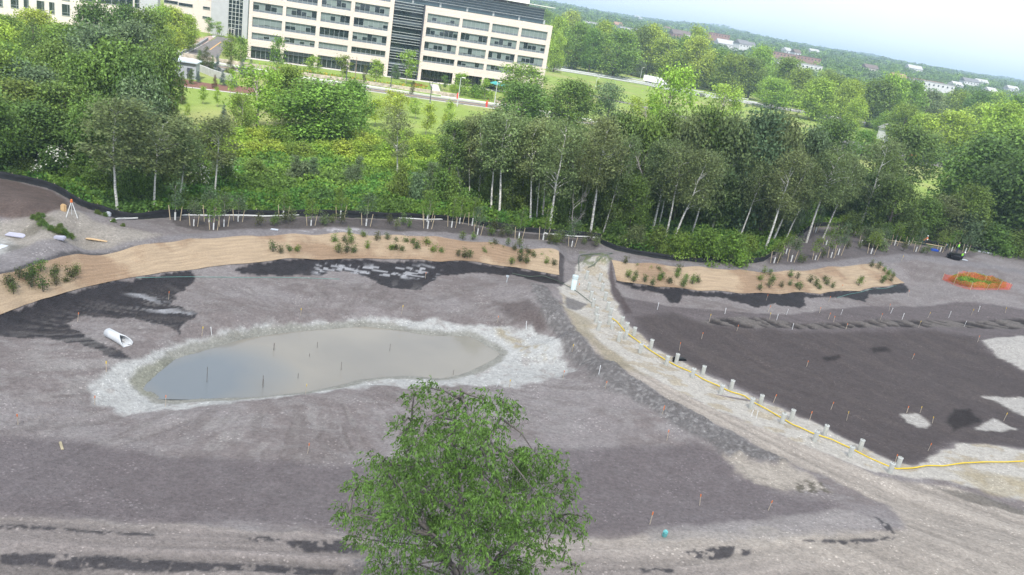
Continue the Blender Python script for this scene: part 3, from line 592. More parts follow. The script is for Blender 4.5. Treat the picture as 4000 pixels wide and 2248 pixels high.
# --- aspens with pale trunks along the near edge of the wood  (xb,yb,xt,yt,w)
ASP=[(295,535,272,245,165),(387,525,405,290,150),(540,492,560,300,120),(1000,452,1003,272,75),(1160,485,1140,305,80),(1205,502,1210,285,90),(1235,531,1245,290,95),(1256,541,1278,275,110),(1314,526,1325,300,90),(1334,558,1345,300,95),(1365,549,1388,315,90),(1381,579,1425,300,120),(1491,533,1492,330,80),(1485,588,1522,300,120),(1517,588,1592,345,70),(1641,582,1692,350,100),(1674,600,1722,370,95),(1693,612,1768,380,100),(1925,627,2022,390,100),(1944,608,2045,395,80),(2028,611,2112,370,95),(2163,576,2245,350,100),(1182,492,1178,300,60),(1290,520,1300,310,60),(1350,552,1362,320,60),(1430,570,1455,330,70),(1460,560,1470,340,60),(1545,575,1570,350,60),(1610,570,1650,360,70),(1655,578,1705,365,60),(1740,590,1800,380,80),(1790,580,1850,400,80),(1860,600,1930,410,70),(2070,600,2150,400,70),(1975,605,2060,420,60),(450,520,470,330,80)]
ASP=ASP[:4]+sorted(ASP[4:])
for i,(xb,yb,xt,yt,w) in enumerate(ASP):
    if i<3: lab=['large aspen with the thickest white trunk, standing behind the silt fence at left','slim aspen just right of the large white-trunked one','thin aspen with a very narrow pale trunk, third from the left edge'][i]
    elif i==3: lab='narrow dark aspen alone in front of the bright bushes at centre'
    else: lab='white-trunked aspen behind the silt fence, %s in the long row'%fromleft(i-4)
    T('aspen%d'%(i%4 if i!=3 else 3),xt,yt,yb,w,'asp',lab,'tree','aspens along the near edge of the wood',xb=xb,bark=G_WH)
T('narrow0',1142,308,500,75,'dk','slender dark poplar at the left end of the aspen row','tree')
T('dead0',1622,345,560,110,'mid','leafless grey tree standing among the aspens','tree',xb=1602,bark=G_GR)
T('dead1',1905,385,560,120,'mid','leafless grey tree in the dark wood right of the leaning aspens','tree',xb=1880,bark=G_GR)
T('dead1',1478,470,590,60,'mid','small bare snag leaning behind the silt fence end','tree',xb=1440,bark=G_GR)
# --- dark wood behind the aspens
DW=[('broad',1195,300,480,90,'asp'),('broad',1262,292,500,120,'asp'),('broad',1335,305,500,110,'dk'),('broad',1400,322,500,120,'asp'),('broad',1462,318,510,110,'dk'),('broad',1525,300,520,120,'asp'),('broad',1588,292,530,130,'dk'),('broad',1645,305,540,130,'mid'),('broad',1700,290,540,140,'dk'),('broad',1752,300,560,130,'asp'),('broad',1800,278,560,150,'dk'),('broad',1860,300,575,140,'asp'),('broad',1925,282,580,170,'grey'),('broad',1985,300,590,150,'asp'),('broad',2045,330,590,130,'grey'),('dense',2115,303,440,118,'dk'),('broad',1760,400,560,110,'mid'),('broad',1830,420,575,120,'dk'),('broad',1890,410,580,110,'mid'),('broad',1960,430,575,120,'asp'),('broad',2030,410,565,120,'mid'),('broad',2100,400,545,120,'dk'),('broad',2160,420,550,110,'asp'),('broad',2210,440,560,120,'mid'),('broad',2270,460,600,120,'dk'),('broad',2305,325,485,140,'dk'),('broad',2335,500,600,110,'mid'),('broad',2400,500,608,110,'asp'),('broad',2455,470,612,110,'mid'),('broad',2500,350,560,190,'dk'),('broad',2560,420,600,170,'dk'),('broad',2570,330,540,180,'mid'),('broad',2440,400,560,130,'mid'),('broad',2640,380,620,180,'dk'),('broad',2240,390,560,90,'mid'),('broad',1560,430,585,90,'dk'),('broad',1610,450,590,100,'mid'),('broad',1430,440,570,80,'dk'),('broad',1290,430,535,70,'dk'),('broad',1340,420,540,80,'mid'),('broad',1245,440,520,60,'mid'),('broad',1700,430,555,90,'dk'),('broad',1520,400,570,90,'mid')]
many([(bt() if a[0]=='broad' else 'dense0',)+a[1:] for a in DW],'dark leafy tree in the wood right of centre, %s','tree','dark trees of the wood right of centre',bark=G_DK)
# --- tall mass on the left
LM=[('pine0',82,52,215,115,'dk'),('broad0',30,150,330,150,'grey'),('broad',245,10,200,120,'dk'),('broad',320,18,200,120,'dk'),('broad',388,30,210,110,'mid'),('broad',180,90,260,130,'mid'),('broad',350,60,290,140,'grey'),('broad',235,70,290,150,'grey'),('broad',400,110,330,120,'mid'),('broad',310,110,400,180,'mid'),('broad',225,140,380,150,'mid'),('broad',140,110,300,140,'mid'),('broad',100,175,340,150,'grey'),('broad',30,205,380,160,'mid'),('broad',170,215,400,150,'mid'),('broad',355,150,420,140,'dk'),('broad',90,262,408,150,'dk'),('broad',20,290,410,150,'mid'),('broad',170,280,412,150,'dk'),('broad',225,240,440,120,'mid'),('broad',330,255,480,120,'grey'),('airy0',352,190,430,110,'grey'),('broad',455,300,470,110,'asp'),('broad',-30,230,430,150,'mid'),('broad',-40,110,330,150,'lit'),('broad',410,240,420,80,'olive')]
many([(bt() if a[0]=='broad' else a[0],)+a[1:] for a in LM],'big leafy tree in the tall left stand, %s','tree','trees of the tall stand on the left',bark=G_DK)
# --- sunlit trees and bushes round the lawn
many([(bt(),90,28,140,110,'lime'),(bt(),20,40,150,120,'lit'),(bt(),160,60,175,120,'lit'),(bt(),-30,50,190,120,'lime'),(bt(),10,110,230,110,'lit'),(bt(),215,75,170,90,'lit')],'light green tree before the pale far left building, %s','tree','light trees before the far left building',bark=G_DK)
many([(bt(),400,15,120,80,'lime'),(bt(),440,22,125,80,'lime'),(bt(),470,40,130,60,'lime'),(bt(),425,65,150,70,'lime')],'yellow-green tree beside the entrance drive, %s of them','tree','yellow-green trees beside the entrance drive',bark=G_DK)
T('airy1',655,172,335,125,'lime','tall bright lime-green tree at the left end of the lawn thicket','tree')
T('dense0',812,208,362,215,'lit','largest round green tree standing on the near side of the lawn','tree')
T('broad1',738,170,320,130,'lit','round green tree just behind and left of the largest lawn tree','tree')
T('broad2',890,205,330,110,'lit','green tree leaning against the right side of the largest lawn tree','tree')
T('airy2',612,240,350,60,'lit','small tree half hidden left of the bright lime-green tree','tree')
for q in [('dense0',1322,212,330,150,'first dense round maple beside the lawn, at the left of the pair'),('dense1',1445,205,325,150,'second dense round maple beside the lawn, at the right of the pair')]: T(q[0],q[1],q[2],q[3],q[4],'mid',q[5],'tree','pair of round maples')
T('airy0',1310,162,262,130,'lit','spreading tree in front of the right corner of the office building','tree')
T('airy1',1545,212,330,90,'grey','grey-green round tree on the grass beyond the maples','tree')
T('airy2',1705,172,395,115,'lime','tall yellow-green tree rising above the dark wood at right of centre','tree')
T('airy0',1835,215,330,90,'yel','yellow-green tree near the highway beyond the wood','tree')
T('airy1',1640,250,350,90,'lime','low yellow-green tree beside the tall one beyond the wood','tree')
yl=[('young1',1080,262,342,45,'lime'),('young0',985,228,300,45,'yel'),('young2',1135,255,328,30,'yel'),('young1',1012,235,320,50,'lime'),('young0',950,250,318,50,'lime'),('young2',1050,250,300,32,'lime'),('young2',512,218,262,22,'lime'),('young1',437,255,300,26,'lime'),('young2',548,222,270,18,'lime'),('young0',582,175,245,22,'lime'),('young2',590,262,300,14,'olive'),('young2',470,262,300,14,'lime'),('young1',1505,205,235,14,'lit'),('young1',1537,215,238,10,'lit'),('young1',1742,228,262,14,'lit'),('young0',1120,286,330,16,'lime')]
many(yl,'slender young tree planted on the sunny lawn, %s of them','tree','young trees on the lawn')
st_=[('young0',700,95,185,44,'lit'),('young0',790,142,190,42,'lime'),('young1',865,140,200,40,'lit'),('young0',950,152,215,42,'lime'),('young1',1030,128,212,46,'lime'),('young0',1165,185,240,38,'lime'),('young1',1225,200,250,34,'lime'),('young0',608,95,175,42,'lit'),('young1',585,88,160,34,'lit'),('young1',573,105,155,36,'lit'),('young2',920,165,222,10,'olive'),('young2',1038,205,248,12,'olive'),('young1',525,45,90,22,'lit'),('young1',548,55,92,22,'lime'),('young1',480,70,115,28,'lit'),('young2',1280,225,272,20,'lit'),('young1',1120,190,228,18,'mid')]
many(st_,'small street tree by the office building and drive, %s','tree','street trees by the office building')
BU=[('bush0',1195,215,246,34,'lit'),('bush1',995,165,198,26,'grey'),('bush2',1140,215,240,24,'lime'),('bush1',745,175,205,60,'lime'),('bush0',700,185,215,50,'lime')]
many(BU,'clipped shrub close to the office building front, %s of them','shrub','shrubs by the office building')
CN=[('spruce0',562,176,216,22,'blue'),('spruce1',590,182,220,24,'blue'),('spruce0',612,150,195,26,'blue'),('spruce1',548,138,185,22,'blue'),('spruce0',520,118,178,42,'olive'),('spruce1',502,125,176,30,'mid'),('spruce0',535,140,180,20,'mid'),('spruce1',580,140,190,32,'olive'),('spruce0',632,150,192,26,'grey'),('spruce1',686,172,206,26,'blue'),('spruce0',499,180,208,16,'blue'),('spruce1',541,188,222,18,'rust'),('spruce0',458,182,212,22,'mid'),('spruce1',458,206,262,26,'olive'),('spruce0',565,262,315,26,'blue')]
cl={'blue':'blue-green','olive':'olive green','mid':'dark green','grey':'grey-green','rust':'rusty brown'}
for i,a in enumerate(sorted(CN,key=lambda a:a[1])): T(*a,label='%s cone-shaped conifer in the bed by the lawn, %s of the conifers'%(cl[a[5]],fromleft(i)),cat='conifer',group='conifers by the lawn')
T('thuja0',481,176,212,14,'mid','narrow upright dark green thuja beside the grey shed','conifer')
# --- bushes between lawn and undergrowth (y 320..440)
bs=[]
rb=random.Random(3)
for x in range(455,1150,26):
    bs.append(('bush%d'%rb.randrange(3),x+rb.uniform(-8,8),328+rb.uniform(-8,10)+(18 if x>900 else 0),362+rb.uniform(-4,8)+(18 if x>900 else 0),66+rb.uniform(-12,16),rb.choice(['lit','lime','yel','lime'])))
for x in range(600,1150,32):
    bs.append(('bush%d'%rb.randrange(3),x+rb.uniform(-8,8),362+rb.uniform(-6,8),396+rb.uniform(-5,6),72+rb.uniform(-12,16),rb.choice(['lit','lime','lime','lit'])))
for x in range(1150,1560,40):
    bs.append(('bush%d'%rb.randrange(3),x,395+rb.uniform(-8,8),440,70,rb.choice(['lime','lit'])))
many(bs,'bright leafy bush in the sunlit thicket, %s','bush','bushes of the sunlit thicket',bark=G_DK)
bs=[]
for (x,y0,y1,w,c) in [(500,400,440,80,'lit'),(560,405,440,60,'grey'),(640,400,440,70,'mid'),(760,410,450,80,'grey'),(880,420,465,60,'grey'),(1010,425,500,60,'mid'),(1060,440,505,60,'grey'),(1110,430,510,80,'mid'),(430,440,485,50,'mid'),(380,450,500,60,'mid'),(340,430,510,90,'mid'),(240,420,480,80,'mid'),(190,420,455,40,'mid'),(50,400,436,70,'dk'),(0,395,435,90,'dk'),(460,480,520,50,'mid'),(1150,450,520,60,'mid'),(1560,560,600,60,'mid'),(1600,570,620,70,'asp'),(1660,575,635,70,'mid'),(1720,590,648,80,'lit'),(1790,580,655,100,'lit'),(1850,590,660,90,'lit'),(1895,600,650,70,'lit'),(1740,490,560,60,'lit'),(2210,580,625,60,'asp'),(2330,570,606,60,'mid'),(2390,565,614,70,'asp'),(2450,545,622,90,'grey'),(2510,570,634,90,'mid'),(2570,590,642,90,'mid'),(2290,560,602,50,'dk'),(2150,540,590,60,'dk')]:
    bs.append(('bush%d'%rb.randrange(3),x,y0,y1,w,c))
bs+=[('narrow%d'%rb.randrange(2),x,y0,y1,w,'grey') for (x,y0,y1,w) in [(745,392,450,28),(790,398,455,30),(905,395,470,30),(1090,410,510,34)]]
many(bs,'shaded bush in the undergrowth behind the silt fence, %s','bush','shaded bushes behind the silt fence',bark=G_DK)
def bloom_bush(x,yt,yb,w,lab):
    r=T('bush0',x,yt,yb,w,'mid',lab,'bush','white-flowering bushes',bark=G_DK,name='flowering_bush')
    rg=np.random.default_rng(int(x));C_,r_=crownclumps(rg,3,2.4,1.0,22,'mound')
    V,F=leafcloud(C_+[0,0,.15],r_*1.12,230,.28,.9,1.6,rg,shell=.9)
    f=npmesh('blossoms',V,F,pm('blossom_white',(.58,.58,.48),.7),False,r);return r
bloom_bush(140,375,440,80,'elder bush with many white blossoms behind the silt fence at left')
bloom_bush(98,418,442,45,'low elder bush with white blossoms just left of the largest flowering one')
bloom_bush(503,418,478,56,'white-flowering elder bush in the undergrowth left of centre')
bloom_bush(572,402,462,46,'white-flowering elder bush right behind the thin aspen')
# --- woods beyond the highway: separate trees
BW=[(1408,85,182,52),(1459,60,176,88),(1410,45,165,70),(1500,75,185,60),(1564,78,196,118),(1520,55,175,70),(1612,70,190,70),(1650,66,195,84),(1690,100,205,96),(1730,95,210,80),(1770,98,222,96),(1812,128,228,96),(1858,140,242,100),(1760,70,200,70),(1905,150,250,80),(1958,200,275,100),(1925,120,235,80),(2000,150,262,90),(2066,198,302,108),(2020,175,270,80),(2110,190,300,80),(2150,205,312,70),(2213,205,320,112),(2165,250,330,60),(2260,190,325,80),(2300,205,330,80),(2345,232,330,84),(2290,265,370,80),(2411,230,335,84),(2400,283,408,128),(2465,230,350,70),(2475,265,380,90),(2543,262,440,130),(2590,240,380,110),(2330,290,390,70),(2240,285,350,60),(2185,330,400,70),(2520,235,340,80),(2350,340,420,70),(2560,290,400,110),(1385,70,150,50),(1380,30,120,60),(1440,30,130,70)]
cc=['lime','lit','lime','lit','lit','lime','mid','lime']
L_=[(bt(),)+a+(cc[i%8] if a[0] not in(2345,) else 'wil',) for i,a in enumerate(BW)]
many(L_,'leafy tree in the bright wood beyond the highway, %s','tree','trees beyond the highway',bark=G_DK)
# further ones, placed over the ground
rf=np.random.default_rng(11)
TOWN=[]  # filled by houses: keep trees from swallowing them
def free(x,y):
    for (hx,hy,hr) in TOWN:
        d=math.hypot(hx,hy);ux,uy=hx/d,hy/d;a=x*ux+y*uy;b=abs(-x*uy+y*ux)
        if b<hr*.85 and d-hr*3.2<a<d+hr: return False
    return True
def leafv():
    m,nt,out=newmat('leaf_far');at=N(nt,'ShaderNodeAttribute',_attribute_name='Col');b=N(nt,'ShaderNodeBsdfPrincipled');b.inputs['Roughness'].default_value=.7;b.inputs['Specular IOR Level'].default_value=.2
    ge=N(nt,'ShaderNodeNewGeometry');r=N(nt,'ShaderNodeMapRange');r.inputs['To Min'].default_value=.7;r.inputs['To Max'].default_value=1.35;L(nt,ge.outputs['Random Per Island'],r.inputs['Value'])
    mx=N(nt,'ShaderNodeMix',_data_type='RGBA',_blend_type='MULTIPLY');mx.inputs['Factor'].default_value=1;L(nt,at.outputs['Color'],mx.inputs[6]);L(nt,r.outputs[0],mx.inputs[7]);L(nt,mx.outputs[2],b.inputs['Base Color'])
    t=N(nt,'ShaderNodeBsdfTranslucent');L(nt,mx.outputs[2],t.inputs[0]);ms=N(nt,'ShaderNodeMixShader');ms.inputs[0].default_value=.3;L(nt,b.outputs[0],ms.inputs[1]);L(nt,t.outputs[0],ms.inputs[2]);L(nt,ms.outputs[0],out.inputs[0]);return m
LEAFV=leafv()
# undergrowth, weeds and lawn: stuff
def scatter(pgs,n,size,h,cols,name,lab,cat,seed,exclude=None,asp=.4):
    rg=np.random.default_rng(seed);pg=poly(pgs) if not isinstance(pgs,np.ndarray) else pgs
    lo=pg.min(0);hi=pg.max(0);x=rg.uniform(lo[0],hi[0],n*3);y=rg.uniform(lo[1],hi[1],n*3)
    k=sd(pg,x,y,.5)>0;x=x[k][:n];y=y[k][:n];m=len(x)
    hm=h*(.25+1.1*fbm(x*.45,y*.45,seed,4)**1.6*1.8);z=hgt(x,y)+rg.random(m)*hm
    p=np.stack([x,y,z],1);nr=rg.normal(size=p.shape)*.8+[0,0,.6];nr/=np.linalg.norm(nr,axis=1)[:,None]
    A=np.cross(nr,rg.normal(size=p.shape));A/=np.linalg.norm(A,axis=1)[:,None];B=np.cross(nr,A);q=(size*(.6+.8*rg.random((m,1))))
    V=np.stack([p-A*q*.5,p+B*q*asp,p+A*q*.5,p-B*q*asp],1).reshape(-1,3)
    o=npmesh(name,V,np.arange(len(V)).reshape(-1,4),LEAFV)
    cs=np.array([K[c] if isinstance(c,str) else c for c in cols]);w=fbm(x*.12,y*.12,seed+5,3);i=np.clip(((w-.3)/.4*len(cs)).astype(int),0,len(cs)-1)
    cc_=np.repeat(cs[i]*rg.uniform(.85,1.15,(m,1)),4,0);at=o.data.color_attributes.new('Col','FLOAT_COLOR','POINT');at.data.foreach_set('color',np.c_[cc_,np.ones(len(cc_))].astype(np.float32).ravel())
    return tag(o,lab,cat,None,'stuff')
# ================================================================ BUILDINGS
CREAM=pm('precast_concrete',(.64,.57,.52),.85,.06,.6,.01,8)
def creammat():
    m,nt,out=newmat('precast_panels');b=N(nt,'ShaderNodeBsdfPrincipled');b.inputs['Roughness'].default_value=.85;L(nt,b.outputs[0],out.inputs[0])
    tc=N(nt,'ShaderNodeTexCoord');mp=N(nt,'ShaderNodeMapping');mp.inputs['Rotation'].default_value=(R(90),0,0);L(nt,tc.outputs['Object'],mp.inputs['Vector'])
    br=N(nt,'ShaderNodeTexBrick');br.inputs['Scale'].default_value=1;br.inputs['Brick Width'].default_value=4.4;br.inputs['Row Height'].default_value=.42;br.inputs['Mortar Size'].default_value=.03
    br.inputs['Color1'].default_value=(.66,.575,.52,1);br.inputs['Color2'].default_value=(.60,.52,.465,1);br.inputs['Mortar'].default_value=(.36,.30,.26,1);L(nt,mp.outputs[0],br.inputs['Vector'])
    L(nt,br.outputs['Color'],b.inputs['Base Color']);return m
CR=creammat()
GLS=pm('dark_window_glass',(.018,.028,.030),.06,.2,.5,spec=.8);BLD=pm('window_blind',(.17,.21,.20),.5,.08,.4,spec=.5);SPN=pm('sill_panel_glass',(.13,.155,.175),.25,.1,.6)
FRM=pm('pale_mullion',(.33,.36,.36),.5,.05,2);LOUV=pm('louvre_metal',(.50,.53,.52),.45,.05,2);DKF=pm('dark_steel',(.06,.065,.08),.45,.1,2);WHT=pm('white_render',(.75,.73,.70),.8,.05,.8)
GRYP=pm('grey_metal_panel',(.42,.43,.45),.55,.05,.5);ROOFM=pm('roof_membrane',(.45,.45,.44),.9,.1,.3)
TH=R(20)
rw=random.Random(5)
def window(par,x0,x1,z0,z1,y,blind=None,nm=None):
    w_,h_=x1-x0,z1-z0
    mb=MB();mb.box(((x0+x1)/2,y+.5,(z0+z1)/2),(w_,.1,h_));g=mb.build('window',GLS,par)
    n=nm or max(2,round(w_/1.55));mb=MB()
    for i in range(n+1): mb.box((x0+.04+(w_-.08)*i/n,y+.41,(z0+z1)/2),(.07,.07,h_))
    mb.box(((x0+x1)/2,y+.42,z0+h_*.23),(w_-.02,.05,.06));mb.box(((x0+x1)/2,y+.405,z1-.05),(w_-.01,.08,.09))
    mb.build('frame',FRM,g)
    mb=MB();mb.box(((x0+x1)/2,y+.437,z0+h_*.115-.01),(w_-.04,.02,h_*.22));mb.build('sill_panel',SPN,g)
    if blind is None: blind=rw.random()<.8
    if blind:
        mb=MB();full=rw.random()<.25
        for i in range(n):
            d=1. if full else rw.choice([1,1,.95,.55,.4,.15,0,.9])
            if d==0: continue
            a=x0+.05+(w_-.1)*i/n;hh=h_*.75*d
            mb=MB();mb.box((a+(w_-.1)/n/2,y+.43,z1-.02-hh/2),((w_-.1)/n-.04,.016,hh));mb.build('blind',BLD,g)
def block(par,xs,x0,x1,rows,H,depth,ground=(0.,3.5),y=0,last=True):
    """precast frame of piers and spandrels with real openings"""
    mb=MB();D=.6
    zb=[ground]+rows if ground else rows
    edges=[(zb[0][0]) if zb[0][0]>0 else 0]
    prev=0.
    for (a,b_) in zb:
        if a-prev>.02: mb.box(((x0+x1)/2,y+D/2,(a+prev)/2),(x1-x0,D,a-prev))
        pe=x0
        for (c,d) in xs+[(x1,x1)]:
            if c-pe>.02: mb.box(((c+pe)/2,y+D/2,(a+b_)/2),(c-pe,D,b_-a))
            pe=d
        prev=b_
    mb.box(((x0+x1)/2,y+D/2,(H+prev)/2),(x1-x0,D,H-prev))
    mb.box((x0+.3,y+D+(depth-D)/2,H/2),(.6,depth-D,H));mb.box((x1-.3,y+D+(depth-D)/2,H/2),(.6,depth-D,H));mb.box(((x0+x1)/2,y+depth-.3,H/2),(x1-x0-1.2,.6,H))
    mb.build('wall',CR,par)
    mb=MB();mb.box(((x0+x1)/2,y+depth/2+.1,H-.9),(x1-x0-1.2,depth-1.4,.3))
    mb.build('roof',ROOFM,par)
    for (a,b_) in rows:
        for (c,d) in xs: window(par,c,d,a,b_,y)
O1=np.array([-87.3,242.1,0.])
bld=empty('office_building',tuple(O1),TH)
tag(bld,'large cream office building with ribbon windows and a louvred glass recess','office building')
XL=[(.2,8.5),(9.4,18.2),(19.3,27.9),(29.0,39.4)];RL=[(5.55,7.45),(9.0,11.8),(13.3,16.0),(17.5,20.3),(21.8,24.6)]
block(bld,XL,-.8,40.6,RL,27.,30,(0.12,3.6))
XR=[(51.1,61.3),(62.2,71.0),(71.9,80.8),(81.7,90.6)];RR=[(5.9,7.8),(9.35,12.05),(13.6,16.3),(17.75,20.4)]
block(bld,XR,50.,91.9,RR,22.5,30,(0.12,3.6))
for (c,d) in XL:   # shopfront glazing
    mb=MB();mb.box(((c+d)/2,1.4,1.85),(d-c,.1,3.5));g=mb.build('shopfront',GLS,bld);mb=MB()
    for i in range(7): mb.box((c+.05+(d-c-.1)*i/6,1.31,1.85),(.08,.08,3.5))
    mb.box(((c+d)/2,1.3,2.5),(d-c,.06,.08));mb.build('frame',FRM,g);mb=MB();mb.box(((c+d)/2,1.33,3.05),(d-c-.05,.02,1.0));mb.build('fascia_panel',SPN,g)
for i,(c,d) in enumerate(XR):
    mb=MB();mb.box(((c+d)/2,4.2,1.85),(d-c+.8,.1,3.6));g=mb.build('lobby_glazing',GLS,bld);mb=MB()
    for k in range(9): mb.box((c+(d-c)*k/8,4.11,1.85),(.07,.08,3.6))
    mb.build('frame',FRM,g)
mb=MB();mb.box((45.2,1.0,11.3),(9.2,.2,22.6));g=mb.build('glass_recess',GLS,bld);mb=MB()
for k in range(27):
    z_=1.6+k*.80
    if k%6 in(4,): continue
    mb.box((45.2,.55,z_),(9.15,.35,.09))
mb.build('louvres',LOUV,g);mb=MB()
for k in range(6): mb.box((45.2,.88,3.9+4.25*k if k<5 else 22.3),(9.1,.03,1.0 if k<5 else .5))
mb.build('floor_band',SPN,g);mb=MB();mb.box((49.85,-.1,11.3),(.3,.9,22.8));mb.build('steel_fin',DKF,bld)
mb=MB();mb.box((65.4,16,24.9),(49.4,22,4.7));g=mb.build('top_floor_glazing',pm('top_floor_glass',(.05,.085,.095),.12,.15,.4,spec=.7),bld);mb=MB()
for k in range(5): mb.box((65.4,4.7,23.9+k*.78),(49.6,.5,.08))
mb.build('louvres',LOUV,g)
for k in range(6): mb=MB();mb.box((47+k*8.7,4.93,23.2),(.6,.1,1.3));mb.build('column',FRM,g)
mb=MB();mb.box((66.5,10,28.0),(52.,16.,.18))
for k in range(8): mb.box((44+k*6.6,4.2,27.6),(.12,.12,.75))
mb.build('canopy',WHT,bld);mb=MB();mb.box((63.,18,29.3),(45.5,18,4.0));mb.build('penthouse',WHT,bld)
mb=MB();mb.box((46,-1.2,.06),(95,2.0,.14));mb.build('plinth',pm('pale_paving',(.5,.49,.46),.9,.08,1),bld)
mb=MB();mb.box((88,-1.0,.9),(7.5,1.5,1.7));mb.build('planter_wall',CREAM,bld)
# helper: pixel -> (s,z) on a facade plane
def onpl(x,y,O,th):
    d=ray(x,y);n=np.array([-math.sin(th),math.cos(th),0]);t=((np.array(O)-[0,0,CH])@n)/(d@n);q=d*t+[0,0,CH]
    return float((q-O)@np.array([math.cos(th),math.sin(th),0])),float(q[2])
# entrance wing: grey panel wall and curtain wall with glass door
O2=PZ(608,97,0);th2=R(14)
wing=empty('entrance_wing',tuple(O2),th2);tag(wing,'grey metal panelled entrance wing with a tall gridded curtain wall left of the office building','office wing')
s1,_=onpl(572,92,O2,th2);s0,_=onpl(529,84,O2,th2)
mb=MB();mb.box(((s0+s1)/2,6,14),(s1-s0,12,28));mb.build('panel_wall',GRYP,wing)
mb=MB();mb.box((s1/2,6.3,14),(-s1,12,28));g=mb.build('curtain_wall',GLS,wing);mb=MB()
for k in range(5): mb.box((s1-s1*k/4,.2,14),(.16,.2,28))
for k in range(19): mb.box((s1/2+(0 if k%2 else -.3),.19,3.2+k*1.38),(-s1,.16,.13))
for k in range(5): mb.box((s1*.1,.17,4+k*3.7+1),(-s1*.2,.14,.1))
mb.build('frame',LOUV,g)
mb=MB();mb.box((s1*.75,.1,1.35),(1.9,.1,2.5));dr=mb.build('door',GLS,wing);mb=MB()
for a in(-1,0,1): mb.box((s1*.75+a*.95,.02,1.35),(.12,.08,2.7))
mb.box((s1*.75,.02,2.7),(2.0,.08,.14));mb.build('frame',WHT,dr)
mb=MB();mb.box((.9,5,13.5),(1.6,10,27));mb.box((3.2,8,13.5),(.8,8,27));mb.build('corner_fin',GRYP,wing)
# pale wing with ribbon windows
O3=PZ(529,84,0);th3=R(17);w3=empty('pale_office_wing',tuple(O3),th3);tag(w3,'pale office wing with narrow dark ribbon windows behind the drive','office wing')
def wallwin(par,O,th,x0,x1,H,depth,wins,mat,frame=True):
    """solid box wall; windows as recessed-looking framed boxes set in front"""
    mb=MB();mb.box(((x0+x1)/2,depth/2,H/2),(x1-x0,depth,H));mb.build('wall',mat,par)
    for (a,b_,c,d) in wins:
        mb=MB();mb.box(((a+b_)/2,-.02,(c+d)/2),(b_-a,.08,d-c));g=mb.build('window',GLS,par);mb=MB();t_=.1
        mb.box(((a+b_)/2,-.07,d-.02),(b_-a+.1,.16,t_));mb.box(((a+b_)/2,-.07,c),(b_-a+.1,.2,t_));mb.box((a,-.07,(c+d)/2),(t_,.14,d-c-.05));mb.box((b_,-.07,(c+d)/2),(t_,.14,d-c-.05))
        if b_-a<4: mb.box((b_-(b_-a)*.28,-.06,(c+d)/2),(.07,.1,d-c-.05));mb.box(((a+b_)/2,-.058,c+(d-c)*.25),(b_-a-.05,.09,.07))
        mb.build('frame',FRM,g)
    mb=MB();mb.box(((x0+x1)/2,depth/2,H+.15),(x1-x0+.3,depth+.3,.3));mb.build('roof',ROOFM,par)
def W3(ax,ay,bx,by,O,th): # two display corners (top-left, bottom-right) -> rect on plane
    s,z1=onpl(ax,ay,O,th);s2,z0=onpl(bx,by,O,th);return (s,s2,z0,z1)
zz2=lambda x,y:((600+x*.2762)*.644,y*.2762*.644)
ws=[]
for (x,y,x2,y2) in [(148,-5,342,68),(355,35,552,108),(700,90,795,142),(692,228,790,275),(200,160,340,200),(400,190,545,246),(700,-55,800,-5)]:
    r_=W3(*zz2(x,y),*zz2(x2,y2),O3,th3)
    if r_[3]<r_[2]+.4: r_=(r_[0],r_[1],r_[2]-.2,r_[2]+1.2)
    ws.append(r_)
sL,_=onpl(412,60,O3,th3)
ws=[w_ for w_ in ws if w_[1]<-.3]
wallwin(w3,O3,th3,sL,0,26,14,ws,CREAM)
# far left building with paired windows and glazed bay
O4=PZ(352,88,0);th4=R(20);w4=empty('pale_office_building',tuple(O4),th4);tag(w4,'pale building at the top left corner with small square windows and a wide glazed bay','office building')
zl=lambda x,y:(x*.175,y*.175);ws=[]
for (x,x2,yt,yb) in [(-40,40,-75,75),(150,268,-55,98),(338,415,-20,120),(525,638,5,160),(705,785,28,182),(888,1005,55,208)]:
    a=W3(*zl(x,yt),*zl(x2,yb),O4,th4);ws.append((a[0],a[1],a[3]-3.3,a[3]))
a=W3(*zl(1140,-40),*zl(1380,5),O4,th4);b_=W3(*zl(1400,-90),*zl(1915,110),O4,th4);c_=W3(*zl(1935,0),*zl(2005,120),O4,th4)
zt=b_[3]+3;ws+=[(a[0],a[1],b_[2],zt),(b_[0],b_[1]-.1,b_[2],zt),(c_[0],c_[1],b_[2],zt)]
base=[w_ for w_ in ws[:6]];up=[(w_[0],w_[1],w_[2]+4.4,w_[3]+4.4) for w_ in base]
sE,_=onpl(352,60,O4,th4);wallwin(w4,O4,th4,-95,sE,max(zt+2,24),14,ws+up,CREAM)
mb=MB()
for f in np.linspace(.0,1,6)[1:-1]: mb.box((b_[0]+(b_[1]-b_[0])*f,-.1,(b_[2]+zt)/2),(.12,.12,zt-b_[2]-.1))
mb.build('bay_mullions',FRM,w4);mb=MB();mb.box((sE+2.5,4,12),(5,8,24));mb.build('grey_link',GRYP,w4)
